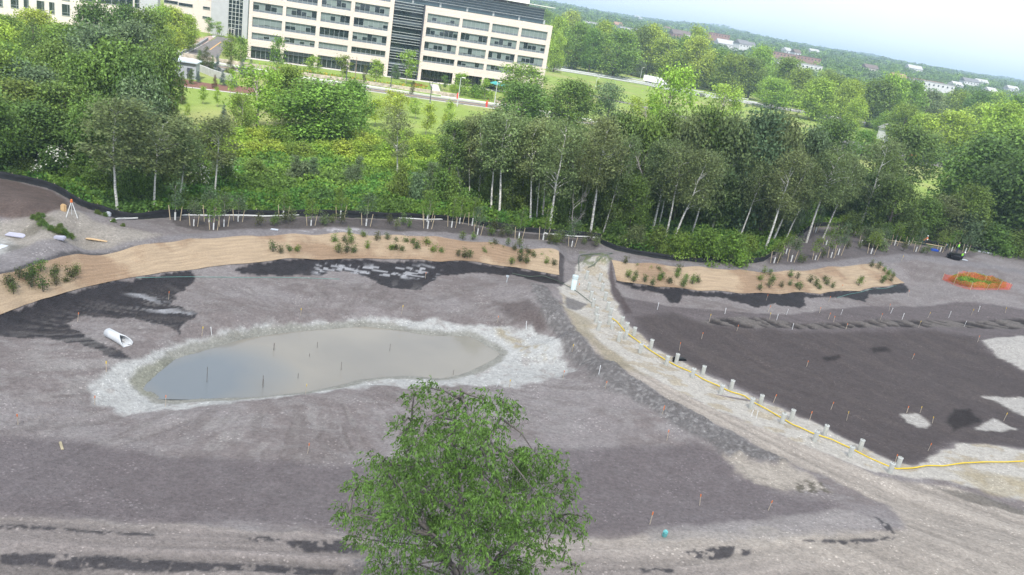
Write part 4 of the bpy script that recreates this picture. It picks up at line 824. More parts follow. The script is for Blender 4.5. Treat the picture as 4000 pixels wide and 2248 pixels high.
# ---------------------------------------------------------------- roads, pavements, walls near the buildings
def sheet(name,pts,z,mat,kind='structure',label=None,cat=None,hs=False):
    w_=np.array([PZ(x,y,z)[:2] for x,y in pts]) if not hs else np.array(pts)
    import bmesh
    bm=bmesh.new();vs=[bm.verts.new((a,b,z)) for a,b in w_];bm.faces.new(vs);bm.normal_update()
    if bm.faces[0] if False else False: pass
    for f in bm.faces:
        if f.normal.z<0: f.normal_flip()
    bmesh.ops.triangulate(bm,faces=bm.faces[:]);me=bpy.data.meshes.new(name);bm.to_mesh(me);bm.free();me.materials.append(mat)
    o=bpy.data.objects.new(name,me);COL.objects.link(o);return tag(o,label,cat,None,kind)
ASPH=pm('asphalt',(.15,.14,.135),.9,.12,.6,.01,20);CONC=pm('pavement_concrete',(.52,.51,.48),.9,.08,.8,.005,10);WL=pm('road_paint_white',(.7,.7,.7),.7,.1,2);YL=pm('road_paint_orange',(.62,.35,.10),.7,.1,2)
STO=pm('rubble_stone',(.46,.40,.32),.9,.3,1.2,.06,3);PINKP=pm('brick_paving',(.36,.26,.22),.9,.15,1);MUL=pm('bark_mulch',(.17,.085,.06),.95,.2,2,.03,8);PLG=pm('planting_lawn',(.18,.27,.05),.95,.3,.4)
def ribbon(name,cl,w0,w1,z,mat,thick=0,kind='structure',label=None,cat=None,zf=None,n=6):
    """strip between offsets w0..w1 of a display-pixel centreline (world metres, left positive)"""
    c=np.array([PZ(x,y,0)[:2] for x,y in cl]) if not isinstance(cl,np.ndarray) else cl
    s=np.r_[0,np.cumsum(np.hypot(*np.diff(c,axis=0).T))];m=max(2,int(s[-1]/n));t=np.linspace(0,s[-1],m);c=np.c_[np.interp(t,s,c[:,0]),np.interp(t,s,c[:,1])]
    T_=np.gradient(c,axis=0);T_/=np.hypot(*T_.T)[:,None];nn=np.c_[-T_[:,1],T_[:,0]]
    a=c+nn*w0;b=c+nn*w1;mb=MB();zz_=z if zf is None else z+zf(c[:,0],c[:,1])
    zz_=np.broadcast_to(zz_,(m,))
    top=np.stack([np.c_[a,zz_],np.c_[b,zz_]],1).reshape(-1,3)
    if thick: 
        bot=top.copy();bot[:,2]-=thick
        V=np.stack([np.c_[a,zz_-thick],np.c_[a,zz_],np.c_[b,zz_],np.c_[b,zz_-thick]],1).reshape(-1,3);mb.grid(V,m,4)
        mb.add(V[:4],[[0,1,2,3]]);mb.add(V[-4:],[[3,2,1,0]])
    else: mb.grid(top,m,2)
    o=mb.build(name,mat)
    if not thick and o.data.polygons[0].normal.z<0: o.data.flip_normals()
    return tag(o,label,cat,None,kind)
RC=[(430,150),(640,182),(760,203),(918,224),(1038,241),(1158,258),(1242,269),(1330,283),(1440,300),(1600,335)]
ribbon('road',RC,-4.2,3.6,.012,ASPH);ribbon('road_marking',RC,-.30,-.12,.02,YL);ribbon('road_marking',RC,.12,.30,.02,YL)
ribbon('pavement',RC,3.6,3.9,.14,CONC,.14);ribbon('pavement',RC,5.2,8.4,.12,CONC,.12);ribbon('pavement',RC,-4.5,-4.2,.13,CONC,.13);ribbon('grass_verge',RC,3.9,5.2,.10,PLG)
ribbon('stone_wall',RC[:6],9.3,10.2,1.0,STO,1.0,None,'long low rubble stone retaining wall along the pavement below the office lawn','stone wall',n=3)
ribbon('stone_wall',RC[6:8],9.6,10.3,.8,STO,.8,None,'short low rubble stone wall by the pavement right of the steps','stone wall',n=3)
rc=np.array([PZ(x,y,0)[:2] for x,y in RC])
sheet('planting_bed',[(640,155),(930,197),(1050,212),(1110,222),(1110,243),(1038,232),(918,213),(760,192),(650,172)],.16,PLG)
# flower beds
def blooms(name,pts,n,cols,lab,seed,h=.5,size=.35):
    rg=np.random.default_rng(seed);pg=np.array([PZ(x,y,0)[:2] for x,y in pts]);lo,hi=pg.min(0),pg.max(0);x=rg.uniform(lo[0],hi[0],n*4);y=rg.uniform(lo[1],hi[1],n*4);k=sd(pg,x,y,.5)>0;x=x[k][:n];y=y[k][:n];m=len(x)
    p=np.c_[x,y,.15+rg.random(m)*h];nr=rg.normal(size=p.shape)*.6+[0,0,.8];nr/=np.linalg.norm(nr,axis=1)[:,None];A=np.cross(nr,rg.normal(size=p.shape));A/=np.linalg.norm(A,axis=1)[:,None];B=np.cross(nr,A);q=size*(.6+.8*rg.random((m,1)))
    V=np.stack([p-A*q*.5,p+B*q*.4,p+A*q*.5,p-B*q*.4],1).reshape(-1,3);o=npmesh(name,V,np.arange(len(V)).reshape(-1,4),LEAFV);c=np.array(cols)[rg.integers(len(cols),size=m)]
    at=o.data.color_attributes.new('Col','FLOAT_COLOR','POINT');at.data.foreach_set('color',np.c_[np.repeat(c,4,0),np.ones(m*4)].astype(np.float32).ravel());tag(o,lab,'flower bed',None,'stuff')
FL=[K['lit'],K['lime'],(.55,.30,.03),K['lime']]
blooms('flower_bed',[(650,165),(930,203),(1050,219),(1090,228),(1038,230),(918,211),(760,190),(650,172)],2600,FL,'bed of yellow and orange flowers below the office windows',31)
blooms('flower_bed',[(1035,212),(1060,214),(1080,221),(1040,219)],300,[(.4,.09,.05),K['lime']],'red flower patch on the small lawn by the glass recess',32,.3)
blooms('hedge',[(1128,222),(1200,232),(1240,240),(1240,256),(1200,250),(1140,240)],2200,[K['mid'],K['lit'],K['lime']],'low clipped hedge right of the steps to the building',33,1.4,.4)
ribbon('steps',[(1092,214),(1100,240)],-1.2,1.2,.22,CONC,.2,None,'pale path with steps leading from the pavement to the building entrance','steps')
mb=MB()
q0=PZ(1092,216,0);q1=PZ(1099,238,0)
for s in(-1.5,1.5):
    for f in np.linspace(0,1,6): p=q0*(1-f)+q1*f;mb.tube([p+[s,0,0],p+[s,0,1.1]],.04,4)
    mb.tube([q0+[s,0,1.1],q1+[s,0,1.1]],.04,4)
tag(mb.build('handrail',DKF),'dark metal handrail beside the steps to the building','handrail')
# entrance drive
sheet('road',[(404,168),(440,152),(500,118),(540,98),(546,92),(590,98),(575,112),(560,128),(548,150),(570,172),(560,185),(500,176),(450,166)],.018,ASPH)
sheet('pavement',[(384,163),(396,150),(440,128),(478,116),(500,108),(538,88),(545,90),(520,108),(470,135),(412,165)],.10,CONC)
sheet('brick_paving',[(492,98),(530,90),(538,96),(510,113),(480,112)],.11,PINKP)
ribbon('road_marking',[(528,126),(556,106)],-.15,.15,.03,YL,n=3)
ribbon('drive_wall',[(406,160),(460,138),(500,118),(524,102)],.0,.5,.9,pm('grey_stone_wall',(.30,.31,.31),.85,.2,1,.02,5),.9,None,'low grey wall beside the sloping entrance drive','wall',n=3)
ribbon('retaining_wall',[(466,172),(500,180),(528,192),(560,202),(590,206)],.0,.5,1.6,pm('grey_concrete_wall',(.40,.40,.38),.85,.1,1,.01,5),1.6,None,'curved grey retaining wall behind the mulch bed by the shed','wall',n=3)
sheet('mulch_bed',[(380,198),(440,196),(490,205),(540,212),(590,215),(640,222),(640,236),(560,230),(480,222),(380,210)],.03,MUL)
ribbon('path',[(380,210),(440,215),(520,226),(600,234),(680,246)],-.5,.5,.05,CONC)
# shed and electrical box
def shed():
    B=PZ(450,196,0);e=empty('utility_shed',tuple(B),R(12));tag(e,'small grey flat-roofed shed beside the mulch bed','shed')
    m_=pm('grey_cladding',(.36,.38,.42),.6,.08,1);mb=MB();mb.box((0,2.2,1.75),(7.0,4.,3.5));mb.build('wall',m_,e);mb=MB();mb.box((0,2.1,3.65),(7.8,4.9,.3));mb.build('roof',pm('blue_grey_roof',(.50,.56,.62),.5,.05,1),e)
    mb=MB();mb.box((2.2,.17,1.3),(1.1,.1,2.2));d_=mb.build('door',DKF,e);mb=MB();mb.box((1.8,.1,1.3),(.05,.08,.3));mb.build('handle',FRM,d_)
    B=PZ(441,193,0);e=empty('electrical_cabinet',(B[0],B[1]-3,0),R(12));tag(e,'green electrical cabinet in front of the grey shed','cabinet')
    g_=pm('cabinet_green',(.10,.17,.13),.5,.08,1);mb=MB();mb.box((0,0,.95),(2.0,1.2,1.7));mb.build('body',g_,e);mb=MB();mb.box((0,0,.05),(2.3,1.5,.14));mb.build('base',CONC,e);mb=MB();mb.box((0,-.02,1.84),(2.1,1.3,.1));mb.build('lid',g_,e)
shed()
for i,x in enumerate([536,541,546,551,557,563,570]):
    B=PZ(x,89+(x-536)*.12,0);mb=MB();mb.lathe([(.0,1.0),(.13,1.0),(.16,.9),(.16,0)],10,tuple(B));o=mb.build('bollard',CONC);tag(o,'pale concrete bollard at the end of the drive, %s of the row'%fromleft(i),'bollard','bollards at the end of the drive')
# lamp posts
def lamp(xb,yb,yt,lab,cat='street lamp',style=0,mat=None,name='street_lamp'):
    B=PZ(xb,yb,0);xt=xb+(xb-283)/(6730-yt)*(yb-yt);tp=PY(xt,yt,B[1]);h=tp[2];e=empty(name,tuple(B));tag(e,lab,cat,'lamp posts along the roads' if name=='street_lamp' else None)
    mt=mat or DKF;mb=MB();mb.tube([(0,0,0),(0,0,h*.5),(0,0,h-.1)],[.13,.10,.07],8);mb.build('pole',mt,e);mb=MB();mb.lathe([(0,.5),(.22,.5),(.16,0)],8);mb.build('base',CONC,e)
    if name!='street_lamp': return
    mb=MB();mb.tube([(0,0,h-.15),(.5,0,h-.02)],.05,5);mb.build('arm',mt,e);mb=MB();mb.box((.75,0,h),(.9,.35,.16));mb.build('lamp_head',WHT if style else mt,e)
lamp(974,203,152,'black street lamp with pale top left of the glass recess') if False else None
for a in [(870,208,151,'black street lamp before the left part of the office building',0),(1081,262,206,'first street lamp of the close pair near the steps',0),(1150,268,195,'tall street lamp on the lawn edge right of the steps',1),(1242,272,205,'grey street lamp at the right end of the visible pavement',1),(1322,245,195,'thin pale lamp post behind the maples',1),(1495,178,136,'pale lamp post at the far side of the highway',1),(1610,200,170,'small lamp post by the highway near the white truck',1),(982,224,180,'thin dark lamp post by the stone wall',0),(1497,225,196,'short pale post on the highway verge',1)]:
    lamp(a[0],a[1],a[2],a[3],style=a[4],mat=LOUV if a[4] else None)
lamp(893,200,143,'brown wooden utility pole before the office building','utility pole',0,pm('pole_wood',(.30,.22,.17),.9,.2,2,.01,6),'utility_pole')
RED=pm('hydrant_red',(.6,.06,.04),.5,.1,3)
for (x,y,l) in [(1223,270,'red hydrant marker on the near side of the road'),(1150,250,'red hydrant beside the pavement trees')]:
    B=PZ(x,y,0);e=empty('fire_hydrant',tuple(B));tag(e,l,'hydrant');mb=MB();mb.lathe([(.28,0),(.2,.15),(.2,1.2),(.26,1.3),(.2,1.5),(.05,1.8)],10);mb.build('body',RED,e);mb=MB();mb.tube([(-.4,0,.9),(.4,0,.9)],.1,6);mb.build('outlet',RED,e);mb=MB();mb.tube([(.3,0,0),(.3,0,2.2)],.04,5);mb.build('marker_pole',RED,e)
TEAL=pm('teal_canvas',(.05,.30,.30),.8,.1,2)
for i,(x,y) in enumerate([(1262-8,232),(1268,236),(1284-40,229)]):
    B=PZ(x,y,0);e=empty('parasol',tuple(B));tag(e,'teal parasol on the terrace at the foot of the office building, %s'%['second from left','rightmost','leftmost'][i],'parasol','teal parasols on the terrace');mb=MB();mb.lathe([(.02,3.1),(1.1,2.75),(2.0,2.3),(2.0,2.2)],8);mb.build('canopy',TEAL,e);mb=MB();mb.tube([(0,0,0),(0,0,3.0)],.05,6);mb.build('pole',FRM,e)
# ---------------------------------------------------------------- highway
HW=[(1290,158),(1400,176),(1500,192),(1618,212),(1738,237),(1918,266),(2108,299),(2300,338),(2560,395)]
hz=lambda x,y:hgt(x,y)
ribbon('highway',HW,-5.5,21.,.03,ASPH,zf=hz,n=8);ribbon('highway_median',HW,5.2,7.2,.16,CONC,.16,zf=hz,n=8)
for o_ in(-5.2,4.6,8.,20.4): ribbon('road_marking',HW,o_,o_+.35,.045,WL,zf=hz,n=8)
def rail(off,lab,x0=0,x1=9,h=.85):
    c=np.array([PZ(x,y,0)[:2] for x,y in HW[x0:x1]]);s=np.r_[0,np.cumsum(np.hypot(*np.diff(c,axis=0).T))];n=int(s[-1]/6);t=np.linspace(0,s[-1],n);c=np.c_[np.interp(t,s,c[:,0]),np.interp(t,s,c[:,1])];T_=np.gradient(c,axis=0);T_/=np.hypot(*T_.T)[:,None];c=c+np.c_[-T_[:,1],T_[:,0]]*off
    e=empty('guard_rail',(c[0,0],c[0,1],0));tag(e,lab,'guard rail','guard rails of the highway')
    z_=hgt(c[:,0],c[:,1]);q=np.c_[c-c[0],z_];V=np.stack([q+[0,0,h-.45],q+[0,.06,h-.3],q+[0,0,h]],1).reshape(-1,3);mb=MB();mb.grid(V,n,3);mb.build('rail',LOUV,e)
    for p in q[::3]: mb=MB();mb.box((p[0],p[1]+.1,p[2]+h/2-.1),(.15,.15,h));mb.build('post',LOUV,e)
rail(-6.6,'near galvanised guard rail of the highway',1,6);rail(6.2,'galvanised guard rail on the highway median',1,6);rail(22.5,'far galvanised guard rail of the highway below the trees',1,6)
ribbon('road',[(1480,238),(1513,247),(1612,267),(1700,290),(1800,318),(1990,362),(2260,402),(2560,430)],-3.2,3.2,.03,ASPH)
def truck():
    c=PZ(1652,216,0);th_=math.atan2(*(PZ(1738,237,0)-PZ(1618,212,0))[[1,0]]);e=empty('box_truck',(c[0],c[1]+3,.05),th_);tag(e,'white box truck driving on the highway','truck')
    w_=pm('truck_white',(.8,.8,.8),.35,.03,1);mb=MB();mb.box((-2.2,0,2.5),(10.5,2.5,2.9));b_=mb.build('cargo_box',w_,e);mb=MB();mb.box((1.2,-1.27,2.3),(1.1,.04,2.2));mb.build('side_door',GRYP,b_)
    mb=MB();V=[(3.4,-1.15,.7),(6.2,-1.15,.7),(6.2,-1.15,1.6),(5.4,-1.15,3.0),(3.4,-1.15,3.0)];V=V+[(a,-b,c) for a,b,c in V];mb.add(V,[[0,1,6,5],[1,2,7,6],[2,3,8,7],[3,4,9,8],[4,0,5,9]],[[0,4,1],[1,4,2],[2,4,3],[5,6,9],[6,7,9],[7,8,9]]);cb=mb.build('cab',w_,e)
    mb=MB();mb.add([(6.14,-1.0,1.75),(6.14,1.0,1.75),(5.5,1.0,2.9),(5.5,-1.0,2.9)],[[0,1,2,3]]);mb.build('windscreen',GLS,cb);mb=MB();mb.box((0,0,.85),(13,1.0,.3));mb.build('chassis',DKF,e)
    for x in(-5.5,-4.2,4.9):
        for y in(-1.1,1.1): mb=MB();mb.tube([(x,y-.15,.52),(x,y+.15,.52)],.52,12);w2=mb.build('wheel',pm('tyre_rubber',(.03,.03,.03),.8,.1,3),e);mb=MB();mb.tube([(x,y-.17,.52),(x,y+.17,.52)],.25,10);mb.build('rim',FRM,w2)
truck()
CARM={}
def car(x,y,rz,colr,lab,z=None,w_=True):
    B=PZ(x,y,0);e=empty('parked_car' if 'parked' in lab else 'car',(B[0],B[1],float(hgt(B[0],B[1])[0])+.05),rz);tag(e,lab,'car')
    m_=pm('car_paint_%d'%int(colr[0]*100+colr[2]*10),colr,.3,.03,1,spec=.6)
    prof=[(-2.2,.35),(-2.25,.8),(-1.9,.95),(-1.3,1.0),(-.8,1.42),(.6,1.45),(1.25,1.0),(2.1,.85),(2.25,.6),(2.2,.35)]
    V=[(a,-.85 if b<1.05 else -.68,b) for a,b in prof];V=V+[(a,-y_,b) for a,y_,b in V];n=len(prof);mb=MB();mb.add(V,[[i,(i+1)%n,n+(i+1)%n,n+i] for i in range(n)]+[[0,1,8,9],[1,2,7,8],[2,3,6,7],[3,4,5,6],[n,n+9,n+8,n+1],[n+1,n+8,n+7,n+2],[n+2,n+7,n+6,n+3],[n+3,n+6,n+5,n+4]]);b_=mb.build('body',m_,e)
    mb=MB()
    for s in(-1,1): mb.add([(-1.15,s*.80,1.02),(1.1,s*.80,1.02),(.55,s*.72,1.38),(-.75,s*.72,1.38)],[[0,1,2,3]])
    mb.build('window',GLS,e)
    for px in(-1.35,1.35):
        for py in(-.8,.8): mb=MB();mb.tube([(px,py-.1,.33),(px,py+.1,.33)],.33,10);mb.build('wheel',pm('tyre_rubber',(.03,.03,.03),.8,.1,3),e)
car(1925,272,th_car:=-.45,(.7,.7,.7),'white car driving on the highway beyond the bright trees')
car(1762,243,-.4,(.1,.1,.12),'dark car on the highway behind the tall yellow-green tree')
for i,(x,y,c,l) in enumerate([(2385,405,(.05,.05,.06),'dark parked car behind the right-hand oaks'),(2400,411,(.7,.7,.72),'silver parked car behind the right-hand oaks'),(2300,398,(.55,.05,.05),'red parked car near the edge of the right car park'),(2330,402,(.7,.7,.7),'white parked car next to the red one'),(2440,418,(.2,.25,.4),'blue parked car at the right of the car park'),(2180,378,(.6,.6,.6),'grey parked car at the left end of the right car park')]): car(x,y,.5,c,l)
sheet('car_park',[(2120,352),(2330,380),(2560,410),(2640,450),(2400,425),(2200,400),(2100,375)],.024,ASPH)
# open shelter beyond the building
def shelter():
    B=PZ(1405,166,0);e=empty('open_shelter',tuple(B),R(30));tag(e,'open shelter with a brown pitched roof on white posts right of the office building','shelter')
    BRW=pm('brown_shingle',(.30,.15,.10),.9,.15,1);mb=MB();mb.add([(-9,-4.5,5.5),(9,-4.5,5.5),(9,0,9.5),(-9,0,9.5),(-9,4.5,5.5),(9,4.5,5.5),(-9,-4.5,5.2),(9,-4.5,5.2),(-9,4.5,5.2),(9,4.5,5.2)],[[0,1,2,3],[3,2,5,4],[6,7,1,0],[8,4,5,9],[6,8,9,7]],[[0,3,4],[1,5,2]]);mb.build('roof',BRW,e)
    for x in np.linspace(-8.5,8.5,6):
        for y in(-4,4): mb=MB();mb.box((x,y,2.6),(.35,.35,5.2));mb.build('post',WHT,e)
shelter()
# ---------------------------------------------------------------- town
ROOFS=[(.14,.11,.10),(.17,.11,.10),(.16,.16,.17),(.38,.38,.38),(.28,.17,.12)];WALLS=[(.5,.5,.48),(.45,.41,.36),(.54,.54,.54),(.27,.16,.13),(.5,.42,.36)]
def house(x,y,d,w_,dp,h,rz,wi,ri,lab,flat=False,name='house',cat='house'):
    """house whose foot is seen at display (x,y), d metres away"""
    best=None
    if d>400:
        for f in np.linspace(.7,1.9,25):
            q=PY(x,y,d*f);g=q[2]-float(hgt(q[0],q[1])[0]);sc_=abs(g-6)+abs(f-1)*3
            if best is None or sc_<best[0]: best=(sc_,d*f)
        k_=min(1.0,best[1]/d)*.85;w_*=k_;d=best[1]
    B=PY(x,y,d);z=float(hgt(B[0],B[1])[0]);h=min(B[2]-z,7)+h if B[2]>z else h
    e=empty(name,(B[0],B[1],z),rz);tag(e,lab,cat,'houses and blocks of the town');TOWN.append((B[0],B[1],max(w_*.75,9)))
    wm=pm('wall_%d'%wi,WALLS[wi],.85,.08,.4);rm=pm('roofing_%d'%ri,ROOFS[ri],.85,.12,.5)
    mb=MB();mb.box((0,0,h/2),(w_,dp,h));mb.build('wall',wm,e)
    if flat: mb=MB();mb.box((0,0,h+.2),(w_+.6,dp+.6,.5));mb.build('roof',rm,e)
    else:
        rh=dp*.38;mb=MB();o_=.5;mb.add([(-w_/2-o_,-dp/2-o_,h-.2),(w_/2+o_,-dp/2-o_,h-.2),(w_/2+o_,0,h+rh),(-w_/2-o_,0,h+rh),(-w_/2-o_,dp/2+o_,h-.2),(w_/2+o_,dp/2+o_,h-.2)],[[0,1,2,3],[3,2,5,4],[0,4,5,1]],[[0,3,4],[1,5,2]]);mb.build('roof',rm,e)
    n=max(2,int(w_/4));mbw=MB()
    for i in range(n): mbw=MB();mbw.box((-w_/2+(i+.5)*w_/n,-dp/2-.04,h-2.2),(1.3,.12,1.5));mbw.build('window',GLS,e)
z3_=lambda x,y:(1288+.3*x,.3*y);z4_=lambda x,y:(1868+.2757*x,64.4+.2757*y)
HS=[(z3_(655,215),700,20,10,4,.2,2,3,True,'white flat-roofed building between the trees just right of the office block'),
(z3_(880,235),760,13,9,4,.4,0,4,False,'white house with an orange-brown roof on the town skyline'),
(z3_(975,268),800,32,11,4.5,.3,2,3,True,'long white block left of the town centre'),
(z3_(1290,268),950,14,9,5,.2,4,1,False,'cream house with a dark red roof on the skyline'),
(z3_(1400,330),800,30,13,6,.35,3,0,False,'brick house with a wide brown roof above the bright trees'),
(z3_(1480,348),780,14,8,4,.3,2,3,False,'small white house next to the wide brown roof'),
(z3_(1712,360),900,34,16,12,.15,3,1,True,'tall red brick block standing out above the town'),
(z3_(1790,405),820,32,13,5,.25,2,3,False,'long white hall below the brick block'),
(z3_(1910,425),860,18,12,8,.5,2,2,False,'white gabled house right of the white hall'),
(z3_(1985,415),980,14,9,6,.2,0,2,False,'small pale house behind the gabled one'),
(z3_(2290,470),1000,13,10,7,.6,2,3,False,'white gabled house above the long brick building'),
(z3_(2365,505),900,70,15,6,.05,3,1,True,'very long red brick building with a flat roof'),
(z3_(2370,480),1020,12,10,6,.4,2,0,False,'white gabled house behind the long brick building'),
(z3_(2290,560),700,24,12,5,.1,2,3,True,'white low block in front of the long brick building at left'),
(z3_(2450,585),720,34,12,5,.1,2,3,True,'white low block in front of the long brick building at right'),
(z3_(2050,155),2300,20,12,8,.1,2,3,True,'x'),
(z4_(1150,425),820,22,11,5,.3,1,0,False,'grey-roofed house in the middle of the right-hand woods'),
(z4_(1550,430),1100,26,12,6,.2,2,3,False,'white house row far off at right'),
(z4_(1650,545),800,40,12,5,.2,1,4,True,'long building with an orange roof edge at right'),
(z4_(1730,605),640,36,14,8,.1,2,3,True,'white flat-roofed warehouse among the trees at right'),
(z4_(1400,505),860,18,9,4,.2,4,4,False,'small tan house in the right woods'),
(z4_(1930,585),760,16,9,5,.4,2,3,False,'white gabled house right of the warehouse'),
(z4_(2060,545),900,26,10,5,.2,2,2,False,'white houses in a row near the right edge'),
(z4_(2160,550),950,22,10,5,.2,0,3,False,'pale house beside the row near the right edge'),
(z4_(2240,645),620,14,9,5,.4,2,3,False,'small white house among trees near the right edge'),
(z4_(2440,610),800,20,9,5,.3,2,3,False,'pale house close to the right edge of the town'),
(z4_(2520,700),560,16,9,5,.3,1,2,False,'grey-roofed house at the right edge'),
(z4_(640,265),1500,22,10,6,.3,2,3,False,'white house on the hillside above the brick building'),
(z4_(1320,1010),330,6,5,3,.6,2,3,False,'white house with a blue-grey gable between the right-hand oaks'),
(z4_(1400,1075),315,7,5,3,.5,2,2,False,'low white house behind the round oak'),
(z3_(1045,158),2100,24,12,7,.2,2,3,False,'white house alone on the far hillside'),
(z3_(1075,172),1500,14,10,6,.2,2,3,False,'white cottage on the far hillside')]
for q in HS:
    if q[9]=='x': continue
    (x,y),d,w_,dp,h,rz,wi,ri,fl,lab=q;house(x,y,d,w_,dp,h,rz,wi,ri,lab,fl)
ln=0;tries=0
while ln<170 and tries<5000:
    tries+=1
    a=rf.uniform(-4,37);d=rf.uniform(478,700)
    x,y=d*math.sin(R(a)),d*math.cos(R(a))
    if not free(x,y): continue
    pr=PR['broad%d'%rf.integers(4)];h=rf.uniform(9,15);z=float(hgt(x,y)[0])
    r,ch=dup(pr,(x,y,z-.3),rf.uniform(0,6.28),(h/10*rf.uniform(.9,1.4),)*2+(h/10,))
    for c in ch: c.color=G_DK if c.name.startswith('trunk') else (*K[['lit','mid','lime','lit','grey','mid'][rf.integers(6)]],1)
    tag(r,'one of the distant round trees massed between the highway and the town','tree','distant trees before the town');ln+=1
def farwoods(name,n,d0,d1,nf,size,hh):
    d=np.sqrt(rf.uniform(d0**2,d1**2,n*2)) if d1<3000 else d0+(d1-d0)*rf.random(n*2);a=np.radians(rf.uniform(-10,41,n*2));x=d*np.sin(a);y=d*np.cos(a)
    k=np.array([free(u,v) for u,v in zip(x,y)]) if d0<1800 else np.ones(len(x),bool)
    x=x[k][:n];y=y[k][:n];d=d[k][:n];m=len(x);z=hgt(x,y)+sst(900,1500,d)*(fbm(x*.045,y*.045,90,3)-.45)*13
    h=rf.uniform(.7,1.25,m)*hh;s=rf.normal(size=(m,nf,3));s/=np.linalg.norm(s,axis=2)[:,:,None]
    s[:,:,2]=np.abs(s[:,:,2])*1.-.25
    rr=(.75+.35*rf.random((m,nf,1)))
    p=np.stack([x,y,z+h*.5],1)[:,None]+s*rr*np.stack([h*.55,h*.55,h*.5],1)[:,None]
    nr=s+rf.normal(size=s.shape)*.5+[0,0,.4];nr/=np.linalg.norm(nr,axis=2)[:,:,None]
    A=np.cross(nr,rf.normal(size=s.shape));A/=np.linalg.norm(A,axis=2)[:,:,None];B=np.cross(nr,A);q=(size*(.7+.6*rf.random((m,nf,1))))
    V=np.stack([p-A*q*.5,p+B*q*.4,p+A*q*.5,p-B*q*.4],2).reshape(-1,3)
    o=npmesh(name,V,np.arange(len(V)).reshape(-1,4),LEAFV)
    col=np.array([K['lit'],K['mid'],K['grey'],K['mid'],K['dk']])[rf.integers(5,size=m)]*rf.uniform(.8,1.15,(m,1))
    cc_=np.repeat(col,nf*4,0);at=o.data.color_attributes.new('Col','FLOAT_COLOR','POINT');at.data.foreach_set('color',np.c_[cc_,np.ones(len(cc_))].astype(np.float32).ravel())
    tag(o,'distant wood of many round treetops running to the hills','wood',None,'stuff');return o
farwoods('far_wood',5200,600,1500,90,2.1,12)
farwoods('hill_wood',9000,1450,4300,36,4.2,13)
und=[(-60,395),(120,400),(300,430),(460,420),(620,400),(800,400),(1000,440),(1200,470),(1400,480),(1600,500),(1900,520),(2300,540),(2620,600)]
und=und+[(2576,643),(2475,632),(2323,613),(2254,605),(2157,580),(2105,566),(2044,569),(1978,606),(1922,650),(1867,657),(1757,652),(1646,641),(1550,620),(1509,594),(1416,588),(1335,579),(1244,569),(1124,549),(1004,545),(854,540),(644,537),(520,534),(420,539),(312,544),(250,527),(200,509),(165,490),(120,466),(70,454),(-60,438)]
scatter(und,170000,.32,.9,['mid','lit',(.10,.22,.04),'lit',(.12,.22,.05)],'undergrowth','low green weeds covering the ground behind the silt fence','weeds',21)
scatter([(430,332),(700,330),(1100,350),(1160,430),(1000,440),(800,405),(600,400),(460,400)],60000,.3,1.3,['lit','lime','yel','lime'],'thicket_cover','sunlit leafy ground cover in the thicket before the lawn','ground cover',22)
# ================================================================ SITE OBJECTS
def wline(pts,step=1.,zoff=0.):
    c=np.array([P(x,y)[:2] for x,y in pts]);s=np.r_[0,np.cumsum(np.hypot(*np.diff(c,axis=0).T))];n=max(2,int(s[-1]/step));t=np.linspace(0,s[-1],n);c=np.c_[np.interp(t,s,c[:,0]),np.interp(t,s,c[:,1])];return np.c_[c,hgt(c[:,0],c[:,1])+zoff]
FAB=pm('black_geotextile',(.018,.019,.021),.75,.3,1.5,.03,3);WOOD=pm('pale_stake_wood',(.62,.50,.33),.85,.12,3);TUBEW=pm('white_plastic_guard',(.72,.72,.70),.6,.05,3)
def silt(pts,lab,h=.75,seed=1):
    c=wline(pts,.7);n=len(c);rg=np.random.default_rng(seed);e=empty('silt_fence',tuple(c[0]));tag(e,lab,'silt fence','black silt fences');q=c-c[0]
    hh=h*(.85+.3*vn(np.arange(n)*.35,np.zeros(n),seed));off=(vn(np.arange(n)*.5,np.zeros(n)+3,seed)-.5)*.25
    V=[]
    for i in range(n):
        for (o,z) in [(-.25,-.05),(-.02,.03),(0+off[i]*.5,hh[i]*.5),(off[i],hh[i]),(off[i]+.03,hh[i]),(off[i]*.5+.03,hh[i]*.5),(.05,-.1)]: V.append(q[i]+[0,o,z])
    mb=MB();mb.grid(np.array(V),n,7);mb.build('fabric',FAB,e,True)
    for i in range(1,n,4): mb=MB();mb.box((q[i][0],q[i][1]+.12,q[i][2]+h*.5),(.05,.05,h*1.25));mb.build('stake',WOOD,e)
silt(FENCE1,'long black silt fence separating the dirt site from the weeds',.72)
silt([(1509,600),(1512,606),(1509,612)]+FENCE2[1:],'second black silt fence bulging along the path below the leaning aspens',.6,2)
silt([(1922,656),(1950,640),(1985,615),(2044,571),(2105,567),(2157,580),(2200,596)],'black silt fence behind the staked saplings at right',.6,3)
silt([(2323,613),(2400,622),(2475,634),(2576,646)],'black silt fence behind the workers at right',.7,4)
def hose(name,pts,r,mat,lab,cat,zo=0.,wig=.0,seed=1):
    c=wline(pts,.5,r+zo);n=len(c);c[:,1]+=(vn(np.arange(n)*.3,np.zeros(n),seed)-.5)*wig;c[:,2]=np.convolve(np.pad(c[:,2],2,'edge'),np.ones(5)/5,'valid')+.03
    mb=MB();mb.tube(c,r,8);return tag(mb.build(name,mat,None,True),lab,cat)
a5=lambda x,y:(.2757*x,354+.2757*y);a6=lambda x,y:(644+.3002*x,354+.3002*y);b1=lambda x,y:(1288+.2757*x,354+.2757*y);b2=lambda x,y:(1868+.2757*x,418.6+.2757*y)
b3=lambda x,y:(.2757*x,740.6+.2757*y);b4_=lambda x,y:(644+.3002*x,708.4+.3002*y);b5=lambda x,y:(1288+.2757*x,676+.2757*y);b6=lambda x,y:(1868+.2757*x,805+.2757*y);b8=lambda x,y:(1610+.375*x,966+.375*y)
